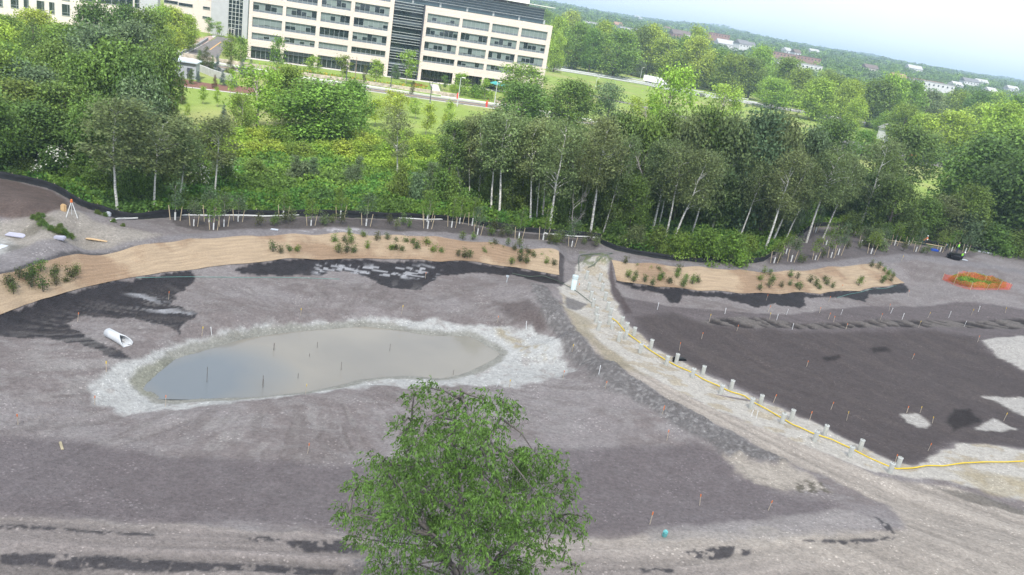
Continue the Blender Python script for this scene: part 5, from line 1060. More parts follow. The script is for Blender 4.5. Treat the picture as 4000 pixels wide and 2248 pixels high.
hose('irrigation_hose',[a5(1010,742),a5(1130,725),a5(1300,710),a5(1500,692),a6(0,640),a6(200,640),a6(420,628),a6(640,630),a6(860,632),a6(1100,650),a6(1280,662),a6(1430,672),a6(1560,668),a6(1640,660),a6(1720,672),a6(1850,685),a6(2000,715),a6(2150,740),a6(2300,750),a6(2450,792),a6(2570,795),b1(560,880),b1(680,885),b1(780,895)],.085,pm('white_hose',(.72,.71,.68),.6,.08,2),'long white hose lying in front of the black silt fence','hose',wig=.3)
YH=pm('yellow_hose',(.72,.52,.02),.4,.06,2)
hose('yellow_hose',[b5(*q) for q in [(895,450),(955,490),(1030,580),(1100,635),(1170,685),(1270,760),(1390,835),(1500,895),(1640,955),(1750,1020),(1890,1080),(1990,1130),(2110,1165),(2200,1225),(2320,1290),(2440,1360),(2560,1430)]]+[b6(*q) for q in [(480,970),(645,1045),(800,1095),(975,1175),(1150,1265),(1320,1340),(1400,1365),(1540,1362),(1680,1338),(1830,1340),(2000,1315),(2200,1305),(2400,1305),(2569,1297),(2700,1290)]],.05,YH,'long yellow hose running down the silt strip between the concrete piles','hose')
GRH=pm('dark_green_hose',(.10,.13,.10),.6,.1,2)
hose('garden_hose',[b5(0,50),b5(150,75),b5(290,70),b5(400,110),b5(500,160),b5(600,220),b5(690,290),b5(740,330)],.035,GRH,'thin dark hose trailing from the mat corner down to the first piles','hose')
hose('garden_hose',[b1(610,1200),b1(605,1100),b1(615,1045),b1(700,1048),b1(800,1030),b1(930,1035),b1(800,1080),b1(750,1140),b1(690,1170)],.04,GRH,'dark hose looping over the path beside the white standpipe','hose')
hose('guide_rope',[a5(1240,1255),a5(1500,1250),a5(1750,1248),a5(2200,1255),a6(120,1150),a6(700,1165)],.02,pm('teal_rope',(.15,.35,.30),.7,.1,2),'thin teal rope lying along the wet ground below the long erosion mat','rope')
hose('guide_rope',[b2(860,1205),b2(1000,1165),b2(1150,1130),b2(1300,1120),b2(1400,1090)],.02,pm('teal_rope',(.15,.35,.30),.7,.1,2),'thin pale rope on the ground at the tip of the short erosion mat','rope')
# --- concrete piles
PCON=pm('pile_concrete',(.46,.46,.42),.85,.12,3,.01,10);STL=pm('rebar_steel',(.12,.11,.10),.5,.1,5)
def pile_proto():
    mb=MB();mb.lathe([(.175,-.3),(.175,.88),(.165,.9),(0,.9)],16);a=mb.build('shaft',PCON,None,False,link=False);
    for p in a.data.polygons: p.use_smooth=abs(p.normal.z)<.3
    o=[]
    for x,y in((.06,.04),(-.06,-.03)): mb=MB();mb.tube([(x,y,.9),(x,y,1.05)],.014,5);o.append((mb.build('rebar',STL,None,link=False),[]))
    mb=MB();mb.lathe([(.19,.84),(.19,.905),(.172,.905)],16);o.append((mb.build('rim',pm('pile_cap',(.62,.64,.62),.7,.05,3),None,link=False),[]))
    return {'name':'concrete_pile','parts':[(a,[])]+o}
PP=pile_proto()
pl=[b5(*q) for q in [(678,95),(800,115),(695,200),(822,205),(717,275),(847,290),(737,350),(870,380),(763,430),(765,495),(785,570),(893,440),(882,515),(910,560),(997,520),(1040,570),(972,660),(1035,640),(1110,610),(1167,765),(1262,735),(1405,885),(1495,865),(1643,995),(1738,970),(1900,1145),(1995,1105),(2175,1275),(2262,1240),(2460,1415),(2545,1380)]]+[b6(*q) for q in [(655,1110),(745,1055),(975,1250),(1065,1195),(1340,1405),(1410,1355)]]
pl=sorted(pl,key=lambda q:q[1])
for i,(x,y) in enumerate(pl):
    B=P(x,y);s=random.uniform(.93,1.08);r,ch=dup(PP,tuple(B),random.random()*6,(1,1,s))
    fr='front' if (i%2) else 'back'
    tag(r,'round grey concrete pile in the silt strip, %s from the far end'%ORD[i].replace('leftmost','first'),'pile','concrete piles in two rows along the silt strip')
# white standpipe
B=P(*b5(557,192));e=empty('standpipe',tuple(B));tag(e,'fat white upright pipe beside the far end of the pile rows','pipe');WP=pm('white_pipe',(.62,.72,.72),.45,.06,2)
mb=MB();mb.lathe([(.29,-.3),(.29,1.62),(.26,1.62),(.26,1.2),(0,1.2)],20);mb.build('pipe_body',WP,e,True);mb=MB();mb.lathe([(.31,1.28),(.33,1.3),(.33,1.62),(.295,1.64)],20);mb.build('collar',WP,e)
# flared pipe end
def flared():
    A=P(*b3(985,385));Bq=P(*b3(1165,475));d=(Bq-A);L_=np.linalg.norm(d[:2]);rz=math.atan2(d[1],d[0]);e=empty('flared_pipe_end',(A[0],A[1],A[2]),rz);tag(e,'pale grey flared pipe end lying on the slope above the left end of the pond','culvert')
    n=14;V=[];L_=max(L_,2.0);w0=.36
    for i,f in enumerate([0,.35,.6,.75,.9,1.]):
        r_=w0*(1+.25*max(0,f-.5)*2)
        top=math.pi*(1 if f<=.6 else 1-(f-.6)/.4*.55)
        for j in range(n+1):
            t=-math.pi/2-top+2*top*j/n;V.append([f*L_,r_*math.cos(t),max(.02,w0*.9+r_*.95*math.sin(t))])
    mb=MB();mb.grid(np.array(V),6,n+1);o=mb.build('pipe_shell',pm('culvert_concrete',(.60,.61,.62),.7,.08,1.5),e,True)
    md=o.modifiers.new('thick','SOLIDIFY');md.thickness=.06
    mb=MB();mb.tube([(.02,0,w0*.85),(.05,0,w0*.85)],w0*.9,14);mb.build('end_cap',pm('bluish_cap',(.35,.40,.50),.7,.1,2),e)
flared()
# --- staked saplings
def sap_proto(seed,H=3.6,col=None):
    rg=np.random.default_rng(seed);C_,r_=crownclumps(rg,H,.8,1.45,16,'col');zs=np.linspace(-.1,H*.9,7);tp=np.c_[rg.normal(size=7)*.03,rg.normal(size=7)*.03,zs];mb=MB();mb.tube(tp,np.linspace(.035,.01,7),5);limbs(mb,rg,C_,.03,tp,12,3);t=mb.build('trunk',BARK,None,True,link=False)
    V,F=leafcloud(C_,r_*1.15,620,.17,.6,.5,rg,shell=.15,cluster=2);c=npmesh('crown',V,F,LEAF,False,link=False)
    mb=MB();mb.lathe([(.075,0),(.075,.78),(.06,.8)],8);g=mb.build('trunk_guard',TUBEW,None,link=False);o=[(t,[]),(c,[]),(g,[])]
    for s in(-1,1): mb=MB();ax=.45*s;mb.tube([(ax*.9,.1*s,-.1),(ax*1.25,.14*s,1.42)],.035,5);o.append((mb.build('support_stake',WOOD,None,link=False),[]))
    return {'name':'staked_sapling','parts':o}
SP=[sap_proto(100+i,[3.3,3.9,3.6,3.0][i]) for i in range(4)]
sl_=[a5(*q) for q in [(1598,725),(1768,782),(1908,745),(1948,815),(2042,787),(2172,740)]]+[a6(*q) for q in [(228,645),(460,718),(707,645),(922,715),(1433,680),(1438,738),(1638,730),(1705,698),(1810,714),(1855,790),(2200,825),(2405,834)]]+[b1(543,968)]
srt=[b2(*q) for q in [(285,885),(395,800),(440,872),(660,860),(665,603),(760,720),(805,835),(870,810),(890,607),(1080,720),(1170,800),(1270,742),(1385,722),(1510,722),(1580,780),(1800,782),(1905,777),(2030,788),(1290,700)]]
cs=['olive','mid','lit','asp','mid']
for k,(LL,lab) in enumerate([(sl_,'staked sapling in the row before the long silt fence, %s'),(srt,'staked sapling in the cluster near the workers, %s')]):
    for i,(x,y) in enumerate(sorted(LL)):
        B=P(x,y);s=random.uniform(.9,1.15);r,ch=dup(SP[random.randrange(4)],tuple(B),random.uniform(-.25,.25),(s,s,s*random.uniform(.9,1.1)))
        cc_=K[['lit','grey','lit','grey','lit','mid'][random.randrange(6)]]
        for c in ch:
            if c.name.startswith('crown'): c.color=(*cc_,1)
            elif c.name.startswith('trunk.') or c.name=='trunk': c.color=G_BR
        tag(r,lab%fromleft(i),'sapling','staked saplings planted along the silt fence')
# --- shrubs on the mats and planting strips
def shr_proto(seed):
    rg=np.random.default_rng(seed);mb=MB();C_=[];
    for i in range(7):
        a=rg.random()*6.28;r_=rg.random()*.32;h=rg.uniform(.45,1.0);mb.tube([(0,0,-.05),(r_*.5*math.cos(a),r_*.5*math.sin(a),h*.5),(r_*math.cos(a),r_*math.sin(a),h)],.012,3,False)
        C_+= [[r_*math.cos(a)*f,r_*math.sin(a)*f,h*f] for f in(.55,.8,1.)]
    t=mb.build('stems',BARK,None,link=False);V,F=leafcloud(np.array(C_),np.full(len(C_),.17),300,.1,.6,.6,rg,shell=.1,flat=1,cluster=2);c=npmesh('foliage',V,F,LEAF,False,link=False);return {'name':'planted_shrub','parts':[(t,[]),(c,[])]}
SH=[shr_proto(200+i) for i in range(5)]
ml=[a6(*q) for q in [(140,930),(205,935),(275,920),(345,925),(655,850),(690,935),(735,850),(765,935),(775,785),(795,860),(820,935),(895,800),(935,900),(1010,835),(1100,830),(1130,920),(1170,870),(1165,920),(1215,930),(1250,870),(1310,870),(1340,915),(1425,880),(1485,935),(1545,940),(1730,820),(1815,820),(1690,965),(1745,975),(1790,975),(1945,900),(1910,945),(1960,945),(2000,890),(2060,935),(2110,870),(2165,910),(2205,880),(2215,940),(2275,945),(2320,990),(2385,995),(2430,1030),(2450,990),(2490,1040),(2140,1030),(2205,1010),(2260,1020)]]+[a5(*q) for q in [(175,1250),(240,1270),(290,1260),(310,1250),(520,1210),(490,1260),(515,1320),(610,1290),(650,1250),(700,1210),(110,1340),(125,1390),(290,1335),(395,1370),(370,1190),(80,1310)]]
mr_=[b1(*q) for q in [(1035,1120),(1055,1240),(1125,1180),(1125,1240),(1175,1190),(1245,1215),(1205,1280),(1325,1195),(1340,1270),(1355,1260),(1110,1275),(1280,1310),(1430,1295),(1500,1240),(1520,1200),(1580,1285),(1560,1325),(1640,1300),(1690,1285)]]+[b2(*q) for q in [(195,965),(245,985),(430,1000),(500,1020),(430,1080),(160,1030),(265,1045),(240,1100),(155,1120),(350,1095),(520,1120),(495,1090),(620,1050),(660,1080),(745,1040),(765,1075),(820,1100),(695,1110),(1080,1040),(1055,1080),(1170,910),(1240,930),(1290,950),(1330,985),(1370,1005),(1300,1030),(1350,1040),(1270,1060)]]
ps=[a6(*q) for q in [(20,700),(140,700),(175,690),(240,680),(300,660),(560,700),(575,680),(640,680),(710,690),(1120,690),(1175,730),(1230,690),(1285,715),(1960,780),(2000,750),(2050,790),(2090,760),(2130,790),(2460,850),(2510,850)]]+[b1(*q) for q in [(345,930),(400,935),(450,920),(655,930),(700,900),(760,950)]]+[b2(*q) for q in [(520,860),(550,870),(950,740),(1060,740),(1465,760),(1640,780),(1680,785),(330,860),(730,820)]]
def plant(LL,lab,g,smin,smax,cols):
    for i,(x,y) in enumerate(sorted(LL)):
        B=P(x,y+4);s=random.uniform(smin,smax);r,ch=dup(SH[random.randrange(5)],tuple(B),random.random()*6,(s,s,s*random.uniform(.85,1.1)))
        c_=K[random.choice(cols)]
        for c in ch: c.color=(*c_,1) if c.name.startswith('foliage') else G_DK
        tag(r,lab%fromleft(i),'shrub',g)
plant(ml,'small planted shrub on the long tan erosion mat, %s','shrubs planted on the erosion mats',.9,1.35,['mid','dk','lit','olive'])
plant(mr_,'small planted shrub on the short right-hand erosion mat, %s on it','shrubs planted on the erosion mats',.9,1.3,['mid','dk','lit','olive'])
plant(ps,'low planted shrub in the dark soil behind the path, %s','shrubs in the dark planting strip',1.1,1.7,['asp','mid','olive'])
# weeds on the sandy mound
wd=[(85,552,16),(98,556,18),(106,566,20),(118,574,18),(130,582,20),(142,588,20),(150,575,18),(160,590,22),(170,597,20),(180,600,18),(95,545,14),(110,545,12),(245,540,16),(262,546,16),(285,560,14),(310,570,12)]
for i,(x,y,w_) in enumerate(sorted(wd)):
    B=P(x,y);pr=PR['bush%d'%(i%3)];s=w_/.644*np.linalg.norm(B-[0,0,CH])/FPX/4.8;r,ch=dup(pr,tuple(B),i,(s,s,s*1.0),'weed_clump')
    for c in ch: c.color=(*K['mid'],1) if 'foliage' in c.name else G_DK
    tag(r,'clump of green weeds on the sandy mound, %s'%fromleft(i),'weeds','weed clumps on the sandy mound')
# --- survey stakes
OR=pm('orange_flagging',(.72,.20,.06),.7,.1,3);YE=pm('yellow_paint',(.75,.52,.06),.7,.1,3);LATH=pm('weathered_lath',(.50,.42,.33),.9,.15,4);WHP=pm('white_stake_paint',(.72,.72,.72),.7,.05,4)
def stk(tip,name='survey_stake'):
    mb=MB();mb.box((0,0,.36),(.045,.025,.95));a=mb.build('lath',LATH if tip is not WHP else WHP,None,link=False);mb=MB();mb.box((0,0,.78),(.06,.04,.2));b=mb.build('flagging',tip,None,link=False);return {'name':name,'parts':[(a,[]),(b,[])]}
SK={'o':stk(OR),'y':stk(YE),'w':stk(WHP)}
sks=[('y',b4_(375,288)),('y',b4_(1220,270)),('o',b4_(2025,340)),('o',a6(1418,1155)),('y',b4_(415,940)),('o',b4_(432,1440)),('w',b4_(2262,400)),('w',b4_(2018,880)),('y',b4_(2122,885)),('o',b3(710,240)),('o',b3(1538,45)),('y',b3(1843,375)),('y',b3(970,715)),('w',b3(1932,370)),('o',b3(165,1190)),('o',b3(865,1010)),('o',b3(1510,1020)),
('o',b2(232,1335)),('o',b2(213,1230)),('w',b2(400,1355)),('o',b2(700,1345)),('w',b2(895,1360)),('o',b2(1335,1320)),('w',b2(1350,1345)),('w',b2(1455,1400)),('o',b2(780,1400)),('o',b2(1255,1400)),('y',b2(245,1400)),('w',b2(310,1405)),('o',b2(830,1425)),('y',b2(1690,1385)),('y',b2(2395,1340)),('w',b2(1880,1385)),('o',b2(785,1240)),('o',b2(1510,1190)),('y',b2(1450,865)),('w',b2(2150,1330)),('y',b2(2085,1360)),
('w',b5(1325,375)),('w',b5(1942,415)),('y',b5(1800,480)),('o',b5(1730,640)),('o',b5(2050,575)),('y',b5(545,770)),('o',b5(1363,1345)),('o',b5(1525,750)),('o',b5(465,1000)),('o',b5(848,1100)),('w',b5(130,555)),('w',b5(790,970)),('o',b5(600,205)),
('y',b6(1605,70)),('o',b6(945,80)),('w',b6(452,90)),('o',b6(1545,365)),('o',b6(583,430)),('o',b6(280,755)),('o',b6(610,920)),('o',b6(805,820)),('y',b6(950,915)),('o',b6(1495,855)),('y',b6(1617,855)),('y',b6(1730,945)),('y',b6(2383,920)),('o',b6(1690,1200)),('o',b6(1393,1295)),('w',b6(75,885)),('w',b6(125,900)),('o',b6(2145,200)),('w',b6(2022,60)),
('o',b8(65,945)),('o',b8(400,810)),('o',b8(860,850)),('o',b8(145,215)),('o',b8(180,378)),('o',b2(1200-300,1130))]
cn={'o':'orange','y':'yellow','w':'white'}
for t in 'oyw':
    for i,(k,(x,y)) in enumerate(sorted([q for q in sks if q[0]==t],key=lambda q:q[1][0])):
        B=P(x,y);r,ch=dup(SK[t],tuple(B),random.random()*3,(1,1,random.uniform(.7,1.05)));r.rotation_euler[0]=random.uniform(-.1,.1);r.rotation_euler[1]=random.uniform(-.12,.12)
        tag(r,'survey stake with %s top stuck in the soil, %s with that colour'%(cn[t],fromleft(i)),'survey stake','survey stakes on the graded soil')
for i,(x,y,h) in enumerate(sorted([b4_(148,575)+(.6,),b4_(512,555)+(.5,),b4_(448,628)+(.25,),b4_(712,742)+(.7,),b4_(1120,580)+(.65,),b4_(352,810)+(.4,),b4_(56,870)+(.8,),b3(1888,800)+(1.2,),b3(2500,510)+(.6,),b3(2400,850)+(.7,),b4_(1652,780)+(.4,)])):
    B=PZ(x,y,ZP);mb=MB();mb.box((B[0],B[1],ZP+h/2-.2),(.03,.03,h+.4));o=mb.build('depth_stake',pm('wet_stake_wood',(.16,.14,.12),.7,.2,4));tag(o,'thin dark stake standing in the pond water, %s in the pond'%fromleft(i),'stake','dark stakes standing in the pond')
# --- orange safety fence round the turf mound
def ofence():
    pts=[(1820,1035),(1850,985),(1920,990),(2000,957),(2090,975),(2150,988),(2260,1002),(2330,1035),(2400,1067),(2445,1068),(2435,1125),(2330,1130),(2200,1133),(2060,1126),(1950,1095),(1880,1062)]
    # top edge of the back and foot of the front, in world metres
    C0=[P(*b2(x,y+(62 if i in range(1,10) else 0))) for i,(x,y) in enumerate(pts)];C0=np.array(C0);q=np.vstack([C0,C0[:1]]);s=np.r_[0,np.cumsum(np.linalg.norm(np.diff(q,axis=0),axis=1))];n=60;t=np.linspace(0,s[-1],n);c=np.stack([np.interp(t,s,q[:,k]) for k in range(3)],1)
    e=empty('safety_fence',tuple(C0[0]));tag(e,'orange plastic safety fence ringing the patch of turf at right','safety fence')
    m,nt,out=newmat('orange_mesh');b=N(nt,'ShaderNodeBsdfPrincipled');b.inputs['Base Color'].default_value=(.85,.12,.05,1);b.inputs['Roughness'].default_value=.5
    tc=N(nt,'ShaderNodeTexCoord');br=N(nt,'ShaderNodeTexNoise');br.inputs['Scale'].default_value=30;L(nt,tc.outputs['Object'],br.inputs['Vector']);mt=N(nt,'ShaderNodeMath',_operation='GREATER_THAN');mt.inputs[1].default_value=.535;L(nt,br.outputs['Fac'],mt.inputs[0])
    tr=N(nt,'ShaderNodeBsdfTransparent');ms=N(nt,'ShaderNodeMixShader');L(nt,mt.outputs[0],ms.inputs[0]);L(nt,tr.outputs[0],ms.inputs[1]);L(nt,b.outputs[0],ms.inputs[2]);L(nt,ms.outputs[0],out.inputs[0])
    V=[];w_=vn(np.arange(n)*.5,np.zeros(n),3)
    for i in range(n):
        z=hgt(c[i,0],c[i,1])[0]-C0[0][2]
        for f in(0,.5,1): V.append([c[i,0]-C0[0][0],c[i,1]-C0[0][1]+f*(w_[i]-.5)*.5,z+f*(.85+.3*w_[i])])
    mb=MB();mb.grid(np.array(V),n,3);mb.build('mesh',m,e)
    for i in range(0,n,6): mb=MB();mb.tube([np.array(V[i*3]),np.array(V[i*3+2])+[0,0,.12]],.03,5);mb.build('post',WOOD,e)
    ins=[b2(*q) for q in [(1870,1045),(1900,1015),(2010,985),(2150,1000),(2280,1025),(2400,1080),(2400,1112),(2200,1118),(2060,1108),(1960,1080)]]
    scatter(ins,9000,.16,.38,[K['lit'],(.20,.32,.04),(.25,.30,.04),(.30,.26,.05)],'turf_patch','patch of bright green and yellow turf inside the orange fence','turf',41)
ofence()
# --- tripod, boards, litter, bags
def tripod():
    B=P(*a5(655,700));e=empty('survey_tripod',tuple(B));tag(e,'survey tripod with an orange head on the sandy mound','tripod')
    for a in(0,2.1,4.2): mb=MB();mb.tube([(0.03*math.cos(a),.03*math.sin(a),1.45),(.55*math.cos(a),.55*math.sin(a),0)],.035,5);mb.build('leg',TUBEW,e)
    mb=MB();mb.lathe([(0,1.42),(.12,1.42),(.12,1.5),(.09,1.5),(.09,1.68),(.05,1.72),(0,1.72)],10);mb.build('head',OR,e)
tripod()
def simple(name,x,y,dims,mat,lab,cat,rz=0,lift=0,tilt=0,bev=.02):
    import bmesh
    B=P(x,y);bm=bmesh.new();bmesh.ops.create_cube(bm,size=1);
    for v in bm.verts: v.co.x*=dims[0];v.co.y*=dims[1];v.co.z*=dims[2]
    bmesh.ops.bevel(bm,geom=bm.edges[:],offset=min(dims)*.25,segments=2,affect='EDGES')
    for v in bm.verts:
        f=(vn(np.array([v.co.x*2+x]),np.array([v.co.y*2+y]),3)[0]-.5);v.co.z+=f*min(dims[0],dims[1])*.25*(bev*20);v.co.x+=f*.1*dims[0]
    me=bpy.data.meshes.new(name);bm.to_mesh(me);bm.free();me.materials.append(mat);o=bpy.data.objects.new(name,me);COL.objects.link(o);o.location=(B[0],B[1],B[2]+dims[2]*.4+lift);o.rotation_euler=(tilt,0,rz);return tag(o,lab,cat)
BLK=pm('black_plastic_bag',(.012,.012,.015),.3,.2,3,.03,4);PLS=pm('white_sheet',(.55,.58,.62),.6,.05,3);BLU=pm('blue_plastic',(.03,.10,.50),.5,.1,3);CYN=pm('cyan_plastic',(.15,.45,.45),.4,.05,3)
simple('plywood_board',*a5(893,905),(1.9,.55,.05),pm('plywood',(.60,.42,.24),.85,.1,3),'loose tan board lying on the grey path at left','board',.05)
simple('plastic_sheet',*a5(148,868),(1.6,.7,.1),pm('lilac_sheet',(.45,.44,.52),.6,.05,3),'crumpled pale plastic sheet on the ground at far left','sheet',.1,0,0,.05)
simple('plastic_sheet',*a5(10,975),(.7,1.0,.08),PLS,'pale green-white plastic piece at the left edge','sheet')
simple('plastic_bag',*a5(545,900),(.9,.6,.3),pm('lilac_sheet',(.45,.44,.52),.6,.05,3),'crumpled white bag at the foot of the sandy mound','bag',.2,0,0,.05)
simple('paper_scrap',*a6(155,750),(.75,.35,.12),PLS,'scrap of white paper on the path at the top of the long mat','paper',.1)
simple('bucket',*a5(582,645),(.5,.4,.75),pm('tan_bucket',(.62,.42,.22),.6,.1,3),'tan container beside the survey tripod','container')
simple('white_sack',*a5(990,690),(.5,.4,.5),PLS,'white sack leaning at the bend of the silt fence','sack')
simple('cyan_jug',*b8(163,1025),(.26,.26,.5),CYN,'small cyan plastic bottle standing at the edge of the lower track','bottle',0,0,.3)
simple('driftwood',*b3(560,1390),(.9,.14,.1),pm('old_wood',(.42,.36,.24),.9,.2,4),'weathered piece of wood on the bare soil at lower left','wood',-.9)
simple('lumber',*b5(2020,1183),(3.2,.1,.1),pm('grey_timber',(.25,.22,.23),.9,.1,3),'thin grey timber lying on the silt beside the yellow hose','timber',.03)
simple('blue_tarp',*b2(1747,772),(1.1,.8,.35),BLU,'small blue bundle on the soil near the workers','bundle')
simple('black_bag',*b2(1925,845),(2.1,1.3,1.1),BLK,'big black bag heap beside the crouching worker','bag heap',-.2,-.1,0,.06)
simple('white_tray',*b2(2010,855),(1.3,.6,.12),PLS,'white tray on the path beside the black bag','tray')
simple('black_bag',*b5(1530,835),(1.3,.6,.3),BLK,'flat black bag lying between the piles','bag',.4,0,0,.06)
simple('black_bag',*b5(1480,850),(.35,.3,.55),BLK,'black wrapping round the foot of a pile','wrapping')
simple('wooden_board',*b2(1380,692),(5.5,.12,.12),WOOD,'long pale board lying behind the staked saplings','board',-.03,.15)
simple('wooden_board',*b2(1700,722),(5.2,.12,.12),WOOD,'long pale board lying between the workers','board',-.05,.15)
simple('concrete_rubble',*b2(2210,790),(2.6,.3,.2),PLS,'pale strip of debris at the right end of the path','debris')
simple('blue_object',*a5(45,190),(2.2,1.2,1.0),pm('pale_blue_cloth',(.45,.50,.62),.7,.1,2),'pale blue covered heap in the weeds at the left edge','heap',.1,.2,0,.05)
simple('tree_log',*a5(45,1270-1000+0),(.1,.1,.1),WOOD,'x','x') if False else None
# --- drain box on the slope
mb=MB();B=P(*a6(2100,1190));mb.box((B[0],B[1],B[2]+.35),(.06,.06,.8));mb.box((B[0],B[1]-.03,B[2]+.72),(.3,.05,.22));tag(mb.build('small_sign',pm('grey_tag',(.5,.55,.58),.6,.1,3)),'small grey tag on a post on the slope above the pond','tag')
# ================================================================ PEOPLE
SKIN=pm('skin',(.45,.27,.19),.6,.05,4);DENIM=pm('dark_trousers',(.06,.07,.10),.85,.1,4)
def person(x,y,h,pose,vest,helmet,lab,rz=0.,pants=None):
    B=P(x,y);k=h/1.75;e=empty('person',tuple(B),rz);tag(e,lab,'person')
    J={'stand':dict(pel=(0,0,.95),che=(0,0,1.32),nek=(0,.0,1.5),hd=(0,-.02,1.63),kl=(.1,-.02,.5),kr=(-.1,-.04,.5),fl=(.11,0,.06),fr=(-.11,.03,.06),el=(.26,-.05,1.1),er=(-.26,-.08,1.1),hl=(.25,-.22,.9),hr=(-.2,-.28,.95)),
       'bend':dict(pel=(0,.15,.88),che=(0,-.2,1.08),nek=(0,-.34,1.12),hd=(0,-.46,1.1),kl=(.12,.02,.48),kr=(-.12,.05,.48),fl=(.13,.1,.06),fr=(-.13,.12,.06),el=(.24,-.32,.82),er=(-.24,-.34,.82),hl=(.14,-.45,.55),hr=(-.12,-.46,.55)),
       'crouch':dict(pel=(0,.1,.36),che=(0,-.12,.72),nek=(0,-.2,.86),hd=(0,-.28,.95),kl=(.16,-.28,.5),kr=(-.16,-.26,.48),fl=(.14,-.1,.06),fr=(-.14,-.08,.06),el=(.28,-.3,.6),er=(-.27,-.32,.6),hl=(.14,-.52,.45),hr=(-.12,-.52,.42))}[pose]
    names=list(J);pts=[np.array(J[n])*k for n in names];R_={'pel':.15,'che':.165,'nek':.06,'hd':.09,'kl':.068,'kr':.068,'fl':.05,'fr':.05,'el':.045,'er':.045,'hl':.034,'hr':.034}
    ex=[('sl',(pts[names.index('che')]+[.17*k,0,.06*k]),.065),('sr',(pts[names.index('che')]+[-.17*k,0,.06*k]),.065),('tl',pts[names.index('fl')]+[.01,-.18*k,-.02*k],.035),('tr',pts[names.index('fr')]+[-.01,-.18*k,-.02*k],.035),('pl',pts[names.index('pel')]+[.09*k,0,-.05*k],.1),('prr',pts[names.index('pel')]+[-.09*k,0,-.05*k],.1)]
    for n,p,r_ in ex: names.append(n);pts.append(p);R_[n]=r_
    ed=[('pel','che'),('che','nek'),('nek','hd'),('pel','pl'),('pl','kl'),('kl','fl'),('fl','tl'),('pel','prr'),('prr','kr'),('kr','fr'),('fr','tr'),('che','sl'),('sl','el'),('el','hl'),('che','sr'),('sr','er'),('er','hr')]
    me=bpy.data.meshes.new('body');me.from_pydata([tuple(p) for p in pts],[(names.index(a),names.index(b)) for a,b in ed],[]);o=bpy.data.objects.new('body',me);COL.objects.link(o);o.parent=e
    o.modifiers.new('skin','SKIN');
    for i,n in enumerate(names): me.skin_vertices[0].data[i].radius=(R_[n]*k,R_[n]*k*.9)
    me.skin_vertices[0].data[0].use_root=True;sb=o.modifiers.new('sub','SUBSURF');sb.levels=1;sb.render_levels=1;me.materials.append(pants or DENIM)
    c=np.array(J['che'])*k;p_=np.array(J['pel'])*k;hd=np.array(J['hd'])*k
    mb=MB();m_=(c+p_)/2;ax=(c-p_)/np.linalg.norm(c-p_);side=np.array([1,0,0.]);fw_=np.cross(ax,side);V=[]
    for f,w1,w2 in[(0,.19,.15),(.35,.19,.15),(.8,.225,.16),(1.15,.2,.13),(1.3,.1,.08)]:
        for j in range(12): t=j*math.pi/6;V.append(p_+(c-p_)*f+side*w1*k*math.cos(t)+fw_*w2*k*math.sin(t))
    V=np.array(V);mb.add(V,[[i*12+j,i*12+(j+1)%12,(i+1)*12+(j+1)%12,(i+1)*12+j] for i in range(4) for j in range(12)]);mb.build('safety_vest',vest,e,True)
    mb=MB();mb.lathe([(.085*k,-.11*k),(.095*k,0),(.07*k,.08*k),(0,.1*k)],12,tuple(hd));mb.build('face',SKIN,e,True)
    if helmet: mb=MB();mb.lathe([(.15*k,.03*k),(.125*k,.04*k),(.115*k,.09*k),(.07*k,.145*k),(0,.16*k)],14,tuple(hd));mb.build('hard_hat',helmet,e,True)
HV=pm('hi_vis_green',(.35,.85,.06),.7,.05,3);HO=pm('hi_vis_orange',(.95,.25,.05),.7,.05,3);HW_=pm('hard_hat_white',(.8,.8,.8),.3,.02,3);SH_=pm('teal_shirt',(.18,.38,.34),.8,.1,3)
person(*b2(1640,722),1.75,'bend',HO,HW_,'worker in an orange vest and white helmet bending over by the silt fence',.9)
person(*b2(1662,722),1.7,'stand',HO,HW_,'worker in an orange vest standing just right of the bending one',.3) 
person(*b2(1950,790),1.8,'stand',HV,None,'worker in a bright green top standing behind the black bag heap',.4)
person(*b2(1845,772),1.75,'bend',SH_,None,'worker in a muted green shirt bending among the saplings',-.6)
person(*b2(1995,840),1.75,'crouch',HV,HW_,'worker in a bright green vest and white helmet crouching beside the black bag heap',1.2)
